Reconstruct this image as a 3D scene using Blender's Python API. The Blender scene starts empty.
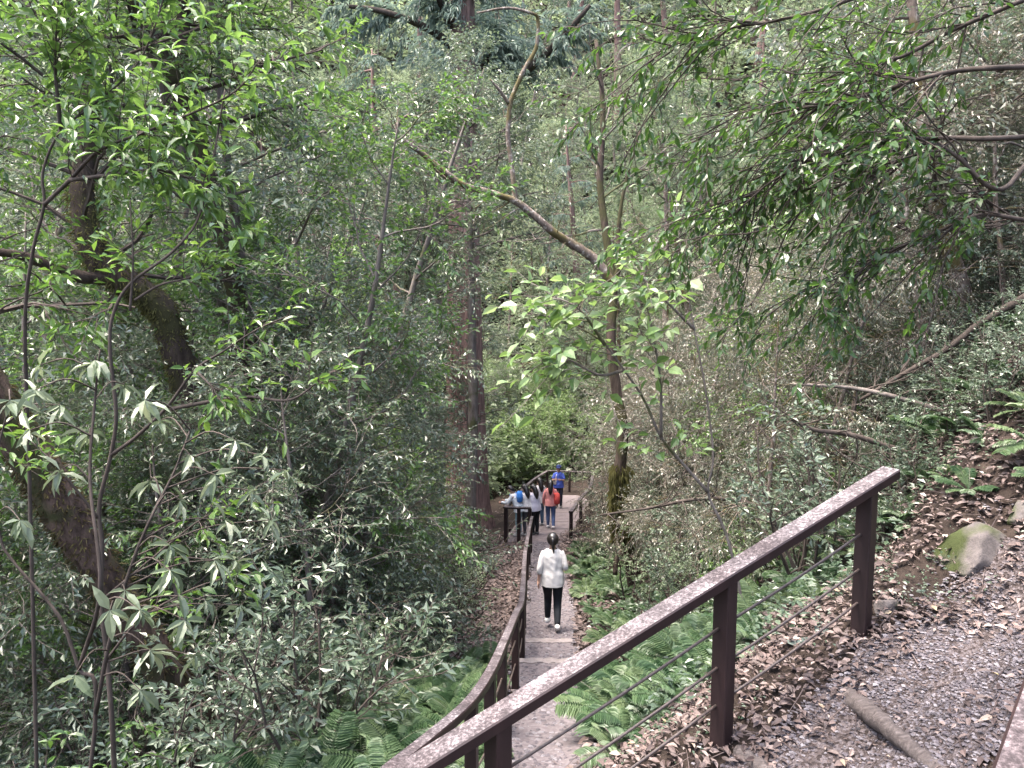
import bpy, math, random
import numpy as np
from mathutils import Vector, Matrix
rad = math.radians
SC = bpy.context.scene
COL = SC.collection

# ------------------------------------------------------------------ camera, sky, sun, exposure
EYE, PITCH, FPX = 1.6, rad(6.0), 759.0
cam = bpy.data.cameras.new("camera"); camo = bpy.data.objects.new("camera", cam); COL.objects.link(camo)
camo.location = (0, 0, EYE); camo.rotation_euler = (rad(90) - PITCH, 0, 0)
cam.sensor_width = 36.0; cam.lens = 36.0 * FPX / 1024.0
cam.clip_start = 0.05; cam.clip_end = 1000.0
SC.camera = camo
SUN_EL, SUN_AZ = rad(72), rad(262)          # azimuth clockwise from +Y
w = bpy.data.worlds.new("World"); SC.world = w; w.use_nodes = True
nt = w.node_tree; nt.nodes.clear()
sky = nt.nodes.new("ShaderNodeTexSky"); sky.sky_type = 'NISHITA'; sky.sun_disc = False
sky.sun_elevation = SUN_EL; sky.sun_rotation = SUN_AZ
sky.air_density = 1.0; sky.dust_density = 6.0; sky.ozone_density = 0.6
bg = nt.nodes.new("ShaderNodeBackground"); bg.inputs[1].default_value = 0.15
wo = nt.nodes.new("ShaderNodeOutputWorld")
nt.links.new(sky.outputs[0], bg.inputs[0]); nt.links.new(bg.outputs[0], wo.inputs[0])
sun = bpy.data.lights.new("sun", 'SUN'); sun.energy = 1.5; sun.angle = rad(25); sun.color = (1.0, 0.93, 0.84)
suno = bpy.data.objects.new("sun", sun); COL.objects.link(suno)
sd = Vector((math.sin(SUN_AZ) * math.cos(SUN_EL), math.cos(SUN_AZ) * math.cos(SUN_EL), math.sin(SUN_EL)))
suno.rotation_euler = sd.to_track_quat('Z', 'Y').to_euler(); suno.location = sd * 60
SC.view_settings.view_transform = 'Standard'; SC.view_settings.look = 'None'
SC.view_settings.exposure = 2.82; SC.view_settings.gamma = 1.0; SC.view_settings.use_curve_mapping = False
SC.render.engine = 'CYCLES'
SC.cycles.max_bounces = 7; SC.cycles.diffuse_bounces = 4; SC.cycles.glossy_bounces = 2
SC.cycles.transmission_bounces = 4; SC.cycles.transparent_max_bounces = 4; SC.cycles.volume_bounces = 0
SC.cycles.use_denoising = True
SC.cycles.sample_clamp_indirect = 6.0

# ------------------------------------------------------------------ maths helpers
CP, SP = math.cos(PITCH), math.sin(PITCH)
def P(px, py, D):
    """world point seen at pixel (px,py), D metres ahead of the camera (horizontal)"""
    u, v = (px - 512) / FPX, (384 - py) / FPX
    t = D / (CP + v * SP)
    return np.array((u * t, D, EYE + t * (v * CP - SP)))
def proj(p):
    x, y, z = p[0], p[1], p[2] - EYE
    d = y * CP - z * SP
    if d < 0.05: return None
    return 512 + FPX * x / d, 384 - FPX * (y * SP + z * CP) / d, y
def nrm(v):
    v = np.asarray(v, float); l = np.linalg.norm(v, axis=-1, keepdims=True)
    return v / np.maximum(l, 1e-9)
def spline(pts, n):
    p = np.asarray(pts, float)
    if len(p) == 2: 
        t = np.linspace(0, 1, n)[:, None]; return p[0] * (1 - t) + p[1] * t
    q = np.vstack([2 * p[0] - p[1], p, 2 * p[-1] - p[-2]])
    out = []
    for u in np.linspace(0, len(p) - 1 - 1e-6, n):
        i = int(u); t = u - i
        a, b, c, d = q[i], q[i + 1], q[i + 2], q[i + 3]
        out.append(.5 * (2 * b + (c - a) * t + (2 * a - 5 * b + 4 * c - d) * t * t + (3 * b - a - 3 * c + d) * t ** 3))
    return np.array(out)

# ------------------------------------------------------------------ mesh accumulator
GEO = {}
class Geo:
    def __init__(s): s.v, s.q, s.t, s.var, s.n, s.qm, s.tm = [], [], [], [], 0, [], []
    def add(s, V, Q=None, T=None, var=0.5, m=0):
        V = np.asarray(V, float).reshape(-1, 3); k = len(V)
        s.v.append(V); s.var.append(np.broadcast_to(np.asarray(var, float), (k,)))
        if Q is not None and len(Q): s.q.append(np.asarray(Q, int) + s.n); s.qm.append(np.full(len(Q), m))
        if T is not None and len(T): s.t.append(np.asarray(T, int) + s.n); s.tm.append(np.full(len(T), m))
        s.n += k
    def mesh(s, name, smooth=False):
        V = np.vstack(s.v) if s.v else np.zeros((0, 3))
        Q = np.vstack(s.q) if s.q else np.zeros((0, 4), int); T = np.vstack(s.t) if s.t else np.zeros((0, 3), int)
        me = bpy.data.meshes.new(name)
        me.vertices.add(len(V)); me.vertices.foreach_set('co', V.astype(np.float32).ravel())
        nl = len(Q) * 4 + len(T) * 3
        me.loops.add(nl); me.loops.foreach_set('vertex_index', np.concatenate([Q.ravel(), T.ravel()]).astype(np.int32))
        me.polygons.add(len(Q) + len(T))
        st = np.concatenate([np.arange(len(Q)) * 4, len(Q) * 4 + np.arange(len(T)) * 3]).astype(np.int32)
        me.polygons.foreach_set('loop_start', st)
        mi = np.concatenate(s.qm + s.tm) if (s.qm or s.tm) else np.zeros(0)
        me.polygons.foreach_set('material_index', mi.astype(np.int32))
        me.polygons.foreach_set('use_smooth', np.full(len(Q) + len(T), smooth))
        a = me.attributes.new('var', 'FLOAT', 'POINT'); a.data.foreach_set('value', np.concatenate(s.var).astype(np.float32))
        me.update(calc_edges=True); me.validate()
        return me
    def merge_into(s, name, mat, parent):
        """add this geometry, in its own material slot, to the part NAME already built under PARENT"""
        o = next(c for c in COL.objects if c.parent == parent and c.name.split('.')[0] == name); a = GEO[o.name]
        k = a.n; a.v += s.v; a.var += s.var; a.q += [x + k for x in s.q]; a.t += [x + k for x in s.t]; a.n += s.n
        a.qm += [x * 0 + 1 for x in s.qm]; a.tm += [x * 0 + 1 for x in s.tm]
        m0 = o.data.materials[0]; o.data = a.mesh(name, True); o.data.materials.append(m0); o.data.materials.append(mat)
    def build(s, name, mats, parent=None, smooth=False):
        me = s.mesh(name, smooth)
        for m in (mats if isinstance(mats, (list, tuple)) else [mats]): me.materials.append(m)
        o = bpy.data.objects.new(name, me); COL.objects.link(o)
        if parent is not None: o.parent = parent
        GEO[o.name] = s
        return o

def tube(g, pts, radii, sides=6, var=0.5, cap=True, m=0, rough=0.0, rng=None):
    p = np.asarray(pts, float); k = len(p)
    r = np.broadcast_to(np.asarray(radii, float), (k,)) if np.ndim(radii) == 0 or len(np.atleast_1d(radii)) == k else np.interp(np.linspace(0, 1, k), np.linspace(0, 1, len(radii)), radii)
    tg = nrm(np.gradient(p, axis=0))
    ref = np.array((0, 0, 1.)) if abs(tg[0][2]) < .9 else np.array((1., 0, 0))
    a = nrm(np.cross(tg[0], ref)); V = []
    ang = np.linspace(0, 2 * math.pi, sides, endpoint=False)
    for i in range(k):
        a = nrm(a - tg[i] * np.dot(a, tg[i])); b = np.cross(tg[i], a)
        rr = r[i] * (1 + (rng.uniform(-rough, rough, sides) if rng is not None and rough else 0))
        V.append(p[i] + (np.cos(ang) * rr)[:, None] * a + (np.sin(ang) * rr)[:, None] * b)
    V = np.vstack(V)
    i = np.arange(k - 1)[:, None] * sides; j = np.arange(sides)[None, :]; j2 = (j + 1) % sides
    Q = np.stack([i + j, i + j2, i + sides + j2, i + sides + j], -1).reshape(-1, 4)
    T = None
    if cap:
        V = np.vstack([V, p[0], p[-1]]); n0 = k * sides
        jj = np.arange(sides); T = np.vstack([np.stack([np.full(sides, n0), (jj + 1) % sides, jj], -1),
              np.stack([np.full(sides, n0 + 1), (k - 1) * sides + jj, (k - 1) * sides + (jj + 1) % sides], -1)])
    g.add(V, Q, T, var, m)

HI_V = np.array([(0,0,0),(.34,0,0),(.7,0,-.05),(1,0,-.17),(.36,.5,.09),(.72,.36,.02),(.36,-.5,.09),(.72,-.36,.02)])
HI_Q = np.array([(1,2,5,4),(2,1,6,7)]); HI_T = np.array([(0,1,4),(2,3,5),(1,0,6),(3,2,7)])
MI_V = np.array([(0,0,0),(.45,.5,.1),(1,0,-.12),(.45,-.5,.1)]); MI_T = np.array([(0,2,1),(0,3,2)])
def leaves(g, pos, d, n, L, W, hi=False, var=None):
    pos = np.asarray(pos, float).reshape(-1, 3); N = len(pos)
    if N == 0: return
    d = nrm(np.broadcast_to(d, (N, 3))); n = np.broadcast_to(n, (N, 3))
    s = nrm(np.cross(n, d)); n = np.cross(d, s)
    L = np.broadcast_to(L, (N,)); W = np.broadcast_to(W, (N,))
    tv = HI_V if hi else MI_V; k = len(tv)
    V = pos[:, None, :] + d[:, None, :] * (tv[None, :, 0] * L[:, None])[..., None] + s[:, None, :] * (tv[None, :, 1] * W[:, None])[..., None] + n[:, None, :] * (tv[None, :, 2] * L[:, None])[..., None]
    off = (np.arange(N) * k)[:, None, None]
    T = ((HI_T if hi else MI_T)[None] + off).reshape(-1, 3)
    Q = (HI_Q[None] + off).reshape(-1, 4) if hi else None
    if var is None: var = np.random.default_rng(N).uniform(0, 1, N)
    g.add(V.reshape(-1, 3), Q, T, np.repeat(np.broadcast_to(var, (N,)), k))

def box(g, c, sx, sy, sz, ax=None, m=0, bev=0.0):
    """box centred on c with half sizes, along axes ax (3x3 rows); chamfered along its long edges"""
    A = np.eye(3) if ax is None else np.asarray(ax, float)
    h = np.array((sx, sy, sz))
    if bev <= 0:
        V = [(x, y, z) for x in (-1, 1) for y in (-1, 1) for z in (-1, 1)]
        V = np.array(V) * h @ A + c
        g.add(V, [(0,1,3,2),(4,6,7,5),(0,4,5,1),(2,3,7,6),(0,2,6,4),(1,5,7,3)], None, .5, m); return
    # octagonal section in y,z swept along x
    b = bev
    sec = [(-sy+b,-sz),(sy-b,-sz),(sy,-sz+b),(sy,sz-b),(sy-b,sz),(-sy+b,sz),(-sy,sz-b),(-sy,-sz+b)]
    V = np.array([(x, y, z) for x in (-sx, sx) for y, z in sec]) @ A + c
    Q = [(i, (i+1) % 8, 8 + (i+1) % 8, 8 + i) for i in range(8)]
    g.add(V, Q + [(0,7,6,1),(1,6,5,2),(2,5,4,3)] + [(8,9,14,15),(9,10,13,14),(10,11,12,13)], None, .5, m)

# ------------------------------------------------------------------ tagging
def tag(o, label=None, cat=None, group=None, kind=None):
    if label: o['label'] = label
    if cat: o['category'] = cat
    if group: o['group'] = group
    if kind: o['kind'] = kind
    return o
def thing(name, label, cat, loc=(0, 0, 0), group=None):
    o = bpy.data.objects.new(name, None); COL.objects.link(o); o.location = tuple(loc); o.empty_display_size = .2
    return tag(o, label, cat, group)
KIDS = {}
def kids(o): return KIDS.setdefault(o.name, [c for c in COL.objects if c.parent == o])
def copy_tree(root, loc, rotz, scale, label, group, tilt=(0, 0)):
    r = root.copy(); COL.objects.link(r); r.location = tuple(loc); r.rotation_euler = (tilt[0], tilt[1], rotz)
    r.scale = (scale,) * 3 if np.ndim(scale) == 0 else tuple(scale)
    tag(r, label, None, group)
    for c in kids(root):
        d = c.copy(); COL.objects.link(d); d.parent = r
    return r

# ------------------------------------------------------------------ materials
def newmat(name):
    m = bpy.data.materials.new(name); m.use_nodes = True; t = m.node_tree
    return m, t, t.nodes["Principled BSDF"], t.nodes["Material Output"]
def N(t, typ, **kw):
    n = t.nodes.new(typ)
    for k, v in kw.items(): setattr(n, k, v)
    return n
def ramp(t, stops):
    r = t.nodes.new("ShaderNodeValToRGB"); e = r.color_ramp.elements
    while len(e) > 1: e.remove(e[-1])
    e[0].position, e[0].color = stops[0][0], (*stops[0][1], 1)
    for p, c in stops[1:]:
        x = e.new(p); x.color = (*c, 1)
    return r
def math_(t, op, a, b=None):
    n = t.nodes.new("ShaderNodeMath"); n.operation = op
    for i, x in enumerate((a, b)):
        if x is None: continue
        if isinstance(x, (int, float)): n.inputs[i].default_value = x
        else: t.links.new(x, n.inputs[i])
    return n.outputs[0]
def mixc(t, f, a, b):
    n = t.nodes.new("ShaderNodeMix"); n.data_type = 'RGBA'
    for k, x in ((0, f), (6, a), (7, b)):
        if isinstance(x, (int, float)): n.inputs[k].default_value = x
        elif isinstance(x, tuple): n.inputs[k].default_value = (*x, 1)
        else: t.links.new(x, n.inputs[k])
    return n.outputs[2]

def leaf_mat(name, dark, mid, light, rough=.4, trans=.3, spec=.5, objw=.45):
    m, t, b, out = newmat(name)
    at = N(t, "ShaderNodeAttribute", attribute_name='var'); oi = N(t, "ShaderNodeObjectInfo")
    v = math_(t, 'ADD', math_(t, 'MULTIPLY', at.outputs['Fac'], 1 - objw), math_(t, 'MULTIPLY', oi.outputs['Random'], objw))
    r = ramp(t, [(.12, dark), (.5, mid), (.9, light)]); t.links.new(v, r.inputs[0])
    t.links.new(r.outputs[0], b.inputs['Base Color'])
    b.inputs['Roughness'].default_value = rough; b.inputs['Specular IOR Level'].default_value = spec
    tr = N(t, "ShaderNodeBsdfTranslucent")
    hs = N(t, "ShaderNodeHueSaturation"); hs.inputs['Hue'].default_value = .485; hs.inputs['Value'].default_value = 1.6; hs.inputs['Saturation'].default_value = 1.1
    t.links.new(r.outputs[0], hs.inputs['Color']); t.links.new(hs.outputs[0], tr.inputs[0])
    mx = N(t, "ShaderNodeMixShader"); mx.inputs[0].default_value = trans
    t.links.new(b.outputs[0], mx.inputs[1]); t.links.new(tr.outputs[0], mx.inputs[2]); t.links.new(mx.outputs[0], out.inputs[0])
    return m
def bark_mat(name, c1, c2, moss=None, moss_amt=.5, stretch=(1, 1, .25), scale=9., bump=.6, lichen=None):
    m, t, b, out = newmat(name)
    tc = N(t, "ShaderNodeTexCoord"); mp = N(t, "ShaderNodeMapping"); mp.inputs['Scale'].default_value = stretch
    t.links.new(tc.outputs['Object'], mp.inputs[0])
    n1 = N(t, "ShaderNodeTexNoise"); n1.inputs['Scale'].default_value = scale; n1.inputs['Detail'].default_value = 7; n1.inputs['Roughness'].default_value = .7
    t.links.new(mp.outputs[0], n1.inputs['Vector'])
    r = ramp(t, [(.32, c1), (.68, c2)]); t.links.new(n1.outputs[0], r.inputs[0]); col = r.outputs[0]
    n2 = N(t, "ShaderNodeTexNoise"); n2.inputs['Scale'].default_value = 2.3; n2.inputs['Detail'].default_value = 6; t.links.new(tc.outputs['Object'], n2.inputs['Vector'])
    if lichen:
        n3 = N(t, "ShaderNodeTexNoise"); n3.inputs['Scale'].default_value = 14; n3.inputs['Detail'].default_value = 4; t.links.new(tc.outputs['Object'], n3.inputs['Vector'])
        rr = ramp(t, [(.55, (0,)*3), (.65, (1,)*3)]); t.links.new(n3.outputs[0], rr.inputs[0]); col = mixc(t, rr.outputs[0], col, lichen)
    if moss:
        rr = ramp(t, [(.62 - moss_amt * .3, (0,)*3), (.72 - moss_amt * .3, (1,)*3)]); t.links.new(n2.outputs[0], rr.inputs[0]); col = mixc(t, rr.outputs[0], col, moss)
    t.links.new(col, b.inputs['Base Color']); b.inputs['Roughness'].default_value = .9; b.inputs['Specular IOR Level'].default_value = .2
    bp = N(t, "ShaderNodeBump"); bp.inputs['Strength'].default_value = bump; bp.inputs['Distance'].default_value = .04
    t.links.new(n1.outputs[0], bp.inputs['Height']); t.links.new(bp.outputs[0], b.inputs['Normal'])
    return m
def noise_mat(name, stops, scale=8., detail=6, rough=.85, bump=.3, dist=.02, spec=.3, stretch=(1,1,1), coord='Object', voronoi=False):
    m, t, b, out = newmat(name)
    tc = N(t, "ShaderNodeTexCoord"); mp = N(t, "ShaderNodeMapping"); mp.inputs['Scale'].default_value = stretch
    t.links.new(tc.outputs[coord], mp.inputs[0])
    if voronoi:
        n1 = N(t, "ShaderNodeTexVoronoi"); n1.inputs['Scale'].default_value = scale; src = n1.outputs['Color']; h = n1.outputs['Distance']
        bw = N(t, "ShaderNodeRGBToBW"); t.links.new(src, bw.inputs[0]); src = bw.outputs[0]
    else:
        n1 = N(t, "ShaderNodeTexNoise"); n1.inputs['Scale'].default_value = scale; n1.inputs['Detail'].default_value = detail; n1.inputs['Roughness'].default_value = .65
        src = n1.outputs[0]; h = src
    t.links.new(mp.outputs[0], n1.inputs['Vector'])
    r = ramp(t, stops); t.links.new(src, r.inputs[0]); t.links.new(r.outputs[0], b.inputs['Base Color'])
    b.inputs['Roughness'].default_value = rough; b.inputs['Specular IOR Level'].default_value = spec
    bp = N(t, "ShaderNodeBump"); bp.inputs['Strength'].default_value = bump; bp.inputs['Distance'].default_value = dist
    t.links.new(h, bp.inputs['Height']); t.links.new(bp.outputs[0], b.inputs['Normal'])
    return m
def var_mat(name, stops, rough=.8, spec=.3, trans=0):
    m, t, b, out = newmat(name)
    at = N(t, "ShaderNodeAttribute", attribute_name='var'); r = ramp(t, stops)
    t.links.new(at.outputs['Fac'], r.inputs[0]); t.links.new(r.outputs[0], b.inputs['Base Color'])
    b.inputs['Roughness'].default_value = rough; b.inputs['Specular IOR Level'].default_value = spec
    return m
def flat_mat(name, c, rough=.7, spec=.3):
    return noise_mat(name, [(.3, tuple(x * .85 for x in c)), (.7, tuple(min(1, x * 1.12) for x in c))], 25, 3, rough, .1, .004, spec)

M = dict(
  grey=leaf_mat('leaf_grey_green', (.034,.055,.031), (.07,.100,.058), (.14,.175,.115), .3, .3, .8),
  bright=leaf_mat('leaf_bright_green', (.036,.078,.020), (.075,.145,.038), (.15,.235,.075), .33, .4, .7),
  pale=leaf_mat('leaf_pale', (.085,.118,.07), (.14,.185,.11), (.22,.27,.17), .42, .4, .5),
  dusky=leaf_mat('leaf_dusky', (.045,.058,.036), (.10,.11,.075), (.235,.21,.17), .32, .3, .8),
  dark=leaf_mat('leaf_dark', (.024,.055,.014), (.05,.105,.024), (.11,.19,.045), .33, .45, .6),
  whorl=leaf_mat('leaf_whorl', (.05,.075,.04), (.09,.12,.07), (.16,.19,.125), .38, .3, .6),
  cedar=leaf_mat('needle_blue_green', (.06,.09,.072), (.105,.145,.118), (.17,.215,.175), .5, .35, .4),
  fern=leaf_mat('fern_green', (.022,.05,.020), (.054,.096,.043), (.12,.165,.082), .42, .33, .45, .45),
  shrub=leaf_mat('leaf_undergrowth', (.032,.055,.033), (.068,.10,.062), (.145,.18,.13), .3, .3, .8),
  bark=bark_mat('bark_grey_brown', (.06,.05,.045), (.18,.155,.14), (.06,.062,.03), .25),
  barkdark=bark_mat('bark_dark_twig', (.025,.02,.017), (.075,.06,.052), scale=14, bump=.3),
  mossbark=bark_mat('bark_mossy', (.016,.011,.009), (.07,.052,.042), (.04,.038,.017), .5, scale=12, bump=.9),
  leanbark=bark_mat('bark_leaning', (.018,.012,.010), (.105,.072,.06), (.03,.033,.013), .45, scale=11, bump=.8),
  cedarbark=bark_mat('bark_red_fibrous', (.05,.032,.029), (.27,.18,.163), stretch=(5, 5, .22), scale=5, bump=1.0),
  palebark=bark_mat('bark_pale_lichen', (.05,.038,.032), (.19,.152,.13), (.085,.07,.03), .4, scale=16, lichen=(.30,.27,.245)),
  litterleaf=var_mat('fallen_leaf', [(0,(.026,.018,.017)), (.35,(.062,.043,.039)), (.7,(.118,.086,.078)), (.93,(.24,.19,.17)), (1,(.2,.155,.07))], .6, .4),
  pebble=var_mat('gravel_stone', [(0,(.02,.018,.021)), (.5,(.062,.053,.061)), (.9,(.155,.145,.157)), (1,(.10,.066,.06))], .75, .4),
  soil=noise_mat('forest_soil', [(.25,(.008,.006,.005)), (.5,(.020,.0145,.012)), (.75,(.045,.034,.028))], 6, 9, .95, .8, .05, .15),
  gravel=noise_mat('gravel_bed', [(.2,(.025,.019,.018)), (.5,(.055,.044,.043)), (.8,(.10,.086,.09))], 60, 2, .9, .8, .02, .2, voronoi=True),
  path=noise_mat('path_gravel', [(.25,(.062,.052,.055)), (.5,(.105,.09,.096)), (.75,(.165,.147,.155))], 16, 8, .9, .5, .02, .2),
  stone=noise_mat('pale_step_stone', [(.3,(.12,.102,.10)), (.7,(.22,.195,.19))], 14, 8, .85, .4, .01, .25),
  rock=bark_mat('grey_rock', (.04,.035,.034), (.125,.11,.107), (.030,.038,.012), .55, (1,1,1), 5, .6),
  slate=noise_mat('green_slate', [(.3,(.028,.042,.036)), (.7,(.065,.088,.078))], 9, 6, .6, .3, .01, .4),
  railside=noise_mat('stained_rail_wood', [(.25,(.007,.0035,.0038)), (.6,(.018,.0088,.0092)), (.85,(.045,.026,.025))], 9, 8, .5, .3, .004, .4, (1,1,.15)),
  cable=noise_mat('rusty_cable', [(.3,(.025,.018,.016)), (.7,(.085,.064,.056))], 40, 4, .5, .2, .002, .5),
  logwood=noise_mat('weathered_log', [(.25,(.03,.024,.023)), (.55,(.075,.063,.060)), (.8,(.15,.13,.127))], 7, 9, .85, .7, .012, .25, (1.5,6,6)),
  plank=noise_mat('boardwalk_plank', [(.25,(.085,.067,.07)), (.6,(.14,.117,.12)), (.85,(.2,.173,.178))], 6, 7, .8, .3, .006, .3),
)
M['broad'] = leaf_mat('leaf_broad_bright', (.065,.12,.035), (.11,.18,.06), (.19,.26,.12), .33, .4, .6, .1)
def railtop():
    m, t, b, out = newmat('weathered_rail_top')
    tc = N(t, "ShaderNodeTexCoord")
    n1 = N(t, "ShaderNodeTexNoise"); n1.inputs['Scale'].default_value = 55; n1.inputs['Detail'].default_value = 5; n1.inputs['Roughness'].default_value = .75
    n2 = N(t, "ShaderNodeTexNoise"); n2.inputs['Scale'].default_value = 7; n2.inputs['Detail'].default_value = 4
    t.links.new(tc.outputs['Object'], n1.inputs[0]); t.links.new(tc.outputs['Object'], n2.inputs[0])
    r1 = ramp(t, [(.30,(.016,.012,.0135)), (.45,(.05,.041,.045)), (.58,(.13,.114,.121)), (.68,(.36,.34,.345))])
    v = math_(t, 'ADD', n1.outputs[0], math_(t, 'MULTIPLY', math_(t, 'SUBTRACT', n2.outputs[0], .5), .35))
    n4 = N(t, 'ShaderNodeTexNoise'); n4.inputs['Scale'].default_value = 3.1; n4.inputs['Detail'].default_value = 7; t.links.new(tc.outputs['Object'], n4.inputs[0])
    r4 = ramp(t, [(.38, (.55,.5,.5)), (.6, (1,1,1))]); t.links.new(n4.outputs[0], r4.inputs[0]); t.links.new(v, r1.inputs[0])
    mm = N(t, 'ShaderNodeMix', data_type='RGBA', blend_type='MULTIPLY'); mm.inputs[0].default_value = 1; t.links.new(r1.outputs[0], mm.inputs[6]); t.links.new(r4.outputs[0], mm.inputs[7]); t.links.new(mm.outputs[2], b.inputs['Base Color'])
    b.inputs['Roughness'].default_value = .75; b.inputs['Specular IOR Level'].default_value = .3
    bp = N(t, "ShaderNodeBump"); bp.inputs['Strength'].default_value = .3; bp.inputs['Distance'].default_value = .004
    t.links.new(n1.outputs[0], bp.inputs['Height']); t.links.new(bp.outputs[0], b.inputs['Normal'])
    return m
M['railtop'] = railtop()

# ------------------------------------------------------------------ terrain
HY = [-20, 0, 3.6, 5, 7, 9, 12, 18, 24, 30, 36, 40, 46, 54, 66, 80, 95, 200]
HH = [1.5, 2.5, 3.05, 3.48, 4.02, 4.62, 5.3, 6.35, 7.35, 8.2, 8.6, 8.2, 5.5, 0, -11, -26, -42, -48]
def Hd(y): return np.interp(y, HY, HH)
XY = [-20, 3.6, 5, 6.6, 9, 12, 18, 22, 26, 30, 36, 60]
XX = [-2., -.12, .12, .30, .40, .63, .92, .90, 1.3, 2.0, 2.9, 5]
def xp(y): return np.interp(y, XY, XX)
A1 = P(869, 628, 5.0); A3 = P(499, 930, 3.6)           # feet of the first and third rail post
ES = nrm((A3 - A1)[:2]); EN = np.array((-ES[1], ES[0]))
if EN[1] > 0: EN = -EN
SL = (A3[2] - A1[2]) / np.linalg.norm((A3 - A1)[:2])
def sn(x, y):
    dx, dy = x - A1[0], y - A1[1]
    return dx * ES[0] + dy * ES[1], dx * EN[0] + dy * EN[1]
def wob(x, y):
    return (.5 * np.sin(x * 1.7 + y * .6 + 1) * np.sin(y * 1.3 - x * .4) + .3 * np.sin(x * 3.9 - 1.2) * np.sin(y * 4.3 + .7) + .2 * np.sin(7.3 * x + 2 * y) * np.sin(6.1 * y - 1.5 * x))
def ground(x, y):
    x, y = np.asarray(x, float), np.asarray(y, float)
    dx = x - xp(y); z = EYE - Hd(y)
    l = np.maximum(-dx - .55, 0); r = np.maximum(dx - .5, 0)
    fall = .10 * np.minimum(l, 1.3) + .42 * np.clip(l - 1.3, 0, 14) - .40 * np.maximum(l - 24, 0)
    rise = .30 * np.minimum(r, 1.0) + .66 * np.clip(r - 1.0, 0, 24) + .2 * np.clip(r - 25, 0, 60)
    rise = rise * np.interp(y, [0, 4, 30, 60], [.8, 1, .8, .5])
    low = z - fall + rise
    s, n = sn(x, y)
    fl = A1[2] + SL * np.clip(s, -.4, 3.4) + .42 * np.maximum(-.5 - s, 0) + .45 * np.maximum(x - 3.0, 0)
    up = fl - .75 * np.maximum(-.3 - n, 0) + .9 * np.clip(n - 1.9, 0, 3)
    up = np.minimum(up, np.where(n > 1.9, 0.0, 50))
    out = np.maximum(low, up)
    off = np.clip(np.minimum(np.abs(dx) - .5, 2) / 1.0, 0, 1)
    flat = np.where((n > -.2) & (n < 1.7) & (s > -1) , .25, 1.)
    return out + wob(x, y) * .10 * off * flat
def axis(lo, hi, mid0, mid1, fine, coarse):
    a = list(np.arange(mid0, mid1, fine)); x, st = mid1, fine
    while x < hi: a.append(x); st = min(st * 1.12, coarse); x += st
    a.append(hi); x, st = mid0, fine; b = []
    while x > lo:
        st = min(st * 1.12, coarse); x -= st; b.append(max(x, lo))
    return np.array(b[::-1] + a)
gx = axis(-85, 85, -3.5, 5.5, .16, 3); gy = axis(-12, 112, 2.5, 14, .16, 3)
X, Y = np.meshgrid(gx, gy); Z = ground(X, Y)
g = Geo(); nx = len(gx)
i, j = np.meshgrid(np.arange(nx - 1), np.arange(len(gy) - 1)); b0 = (j * nx + i).ravel()
g.add(np.stack([X, Y, Z], -1).reshape(-1, 3), np.stack([b0, b0 + 1, b0 + nx + 1, b0 + nx], -1))
tag(g.build('ground', M['soil'], smooth=True), 'dark leaf-strewn forest soil sloping down the valley', 'ground', kind='structure')

def strip(name, cl, hw, mat, lift):
    """sheet following the terrain along centre line cl (k,2), half width hw(k)"""
    cl = np.asarray(cl, float); t = nrm(np.gradient(cl, axis=0)); s = np.stack([t[:, 1], -t[:, 0]], -1)
    m = 9; V = []
    for a in np.linspace(-1, 1, m):
        q = cl + s * (a * hw)[:, None]; zz = ground(q[:, 0], q[:, 1])
        V.append(np.column_stack([q, zz + lift]))
    V = np.stack(V, 1); k = len(cl)
    i, j = np.meshgrid(np.arange(m - 1), np.arange(k - 1)); b = (j * m + i).ravel()
    g = Geo(); g.add(V.reshape(-1, 3), np.stack([b, b + 1, b + m + 1, b + m], -1)); return g.build(name, mat, smooth=True)
yy = np.linspace(3.4, 21.75, 150); rg = np.random.default_rng(4)
hw = .43 + .05 * np.sin(yy * 2.1) + .03 * np.sin(yy * 5.3)
tag(strip('path', np.column_stack([xp(yy), yy]), hw, M['path'], .022), 'pale trodden gravel path running down to the boardwalk', 'path', kind='structure')
ss = np.linspace(-.9, 3.4, 70)
cl = A1[:2] + np.outer(ss, ES) + np.outer(.78 + .15 * np.clip(-ss, 0, 2), EN)
tag(strip('upper_path', cl, .62 + .06 * np.sin(ss * 5) + .05 * np.sin(ss * 11), M['gravel'], .02), 'grey gravel tread of the upper stair path', 'path', kind='structure')

# ------------------------------------------------------------------ scattered litter and gravel (uncountable)
rng = np.random.default_rng(11)
def patchy(p, k, lo):
    f = wob(p[:, 0] * k + 3, p[:, 1] * k - 1) + rng.normal(0, .12, len(p)); return p[f > lo]
def scatter_leaves(name, pts, L0, L1, label, var_lo=0, var_hi=1):
    g = Geo(); n = len(pts); z = ground(pts[:, 0], pts[:, 1]) + rng.uniform(.024, .05, n)
    a = rng.uniform(0, 6.28, n); d = np.stack([np.cos(a), np.sin(a), rng.uniform(-.35, .35, n)], -1)
    up = np.stack([rng.normal(0, .45, n), rng.normal(0, .45, n), np.ones(n)], -1)
    L = rng.uniform(L0, L1, n)
    leaves(g, np.column_stack([pts, z]), d, up, L, L * rng.uniform(.35, .55, n), hi=True, var=np.clip(rng.beta(2, 2.2, n), var_lo, var_hi))
    return tag(g.build(name, M['litterleaf']), label, 'leaf litter', kind='stuff')
def flight_pts(n, s0, s1, n0, n1):
    s, q = rng.uniform(s0, s1, n), rng.uniform(n0, n1, n)
    return A1[:2] + s[:, None] * ES + q[:, None] * EN
bank = np.vstack([patchy(flight_pts(12500, -3.6, -.25, -1.9, 2.8), 1.1, -.3), flight_pts(5200, -.4, 3.2, -1.3, .35), patchy(flight_pts(1500, -.6, 2.2, .3, 1.8), 1.3, .18)])
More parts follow.
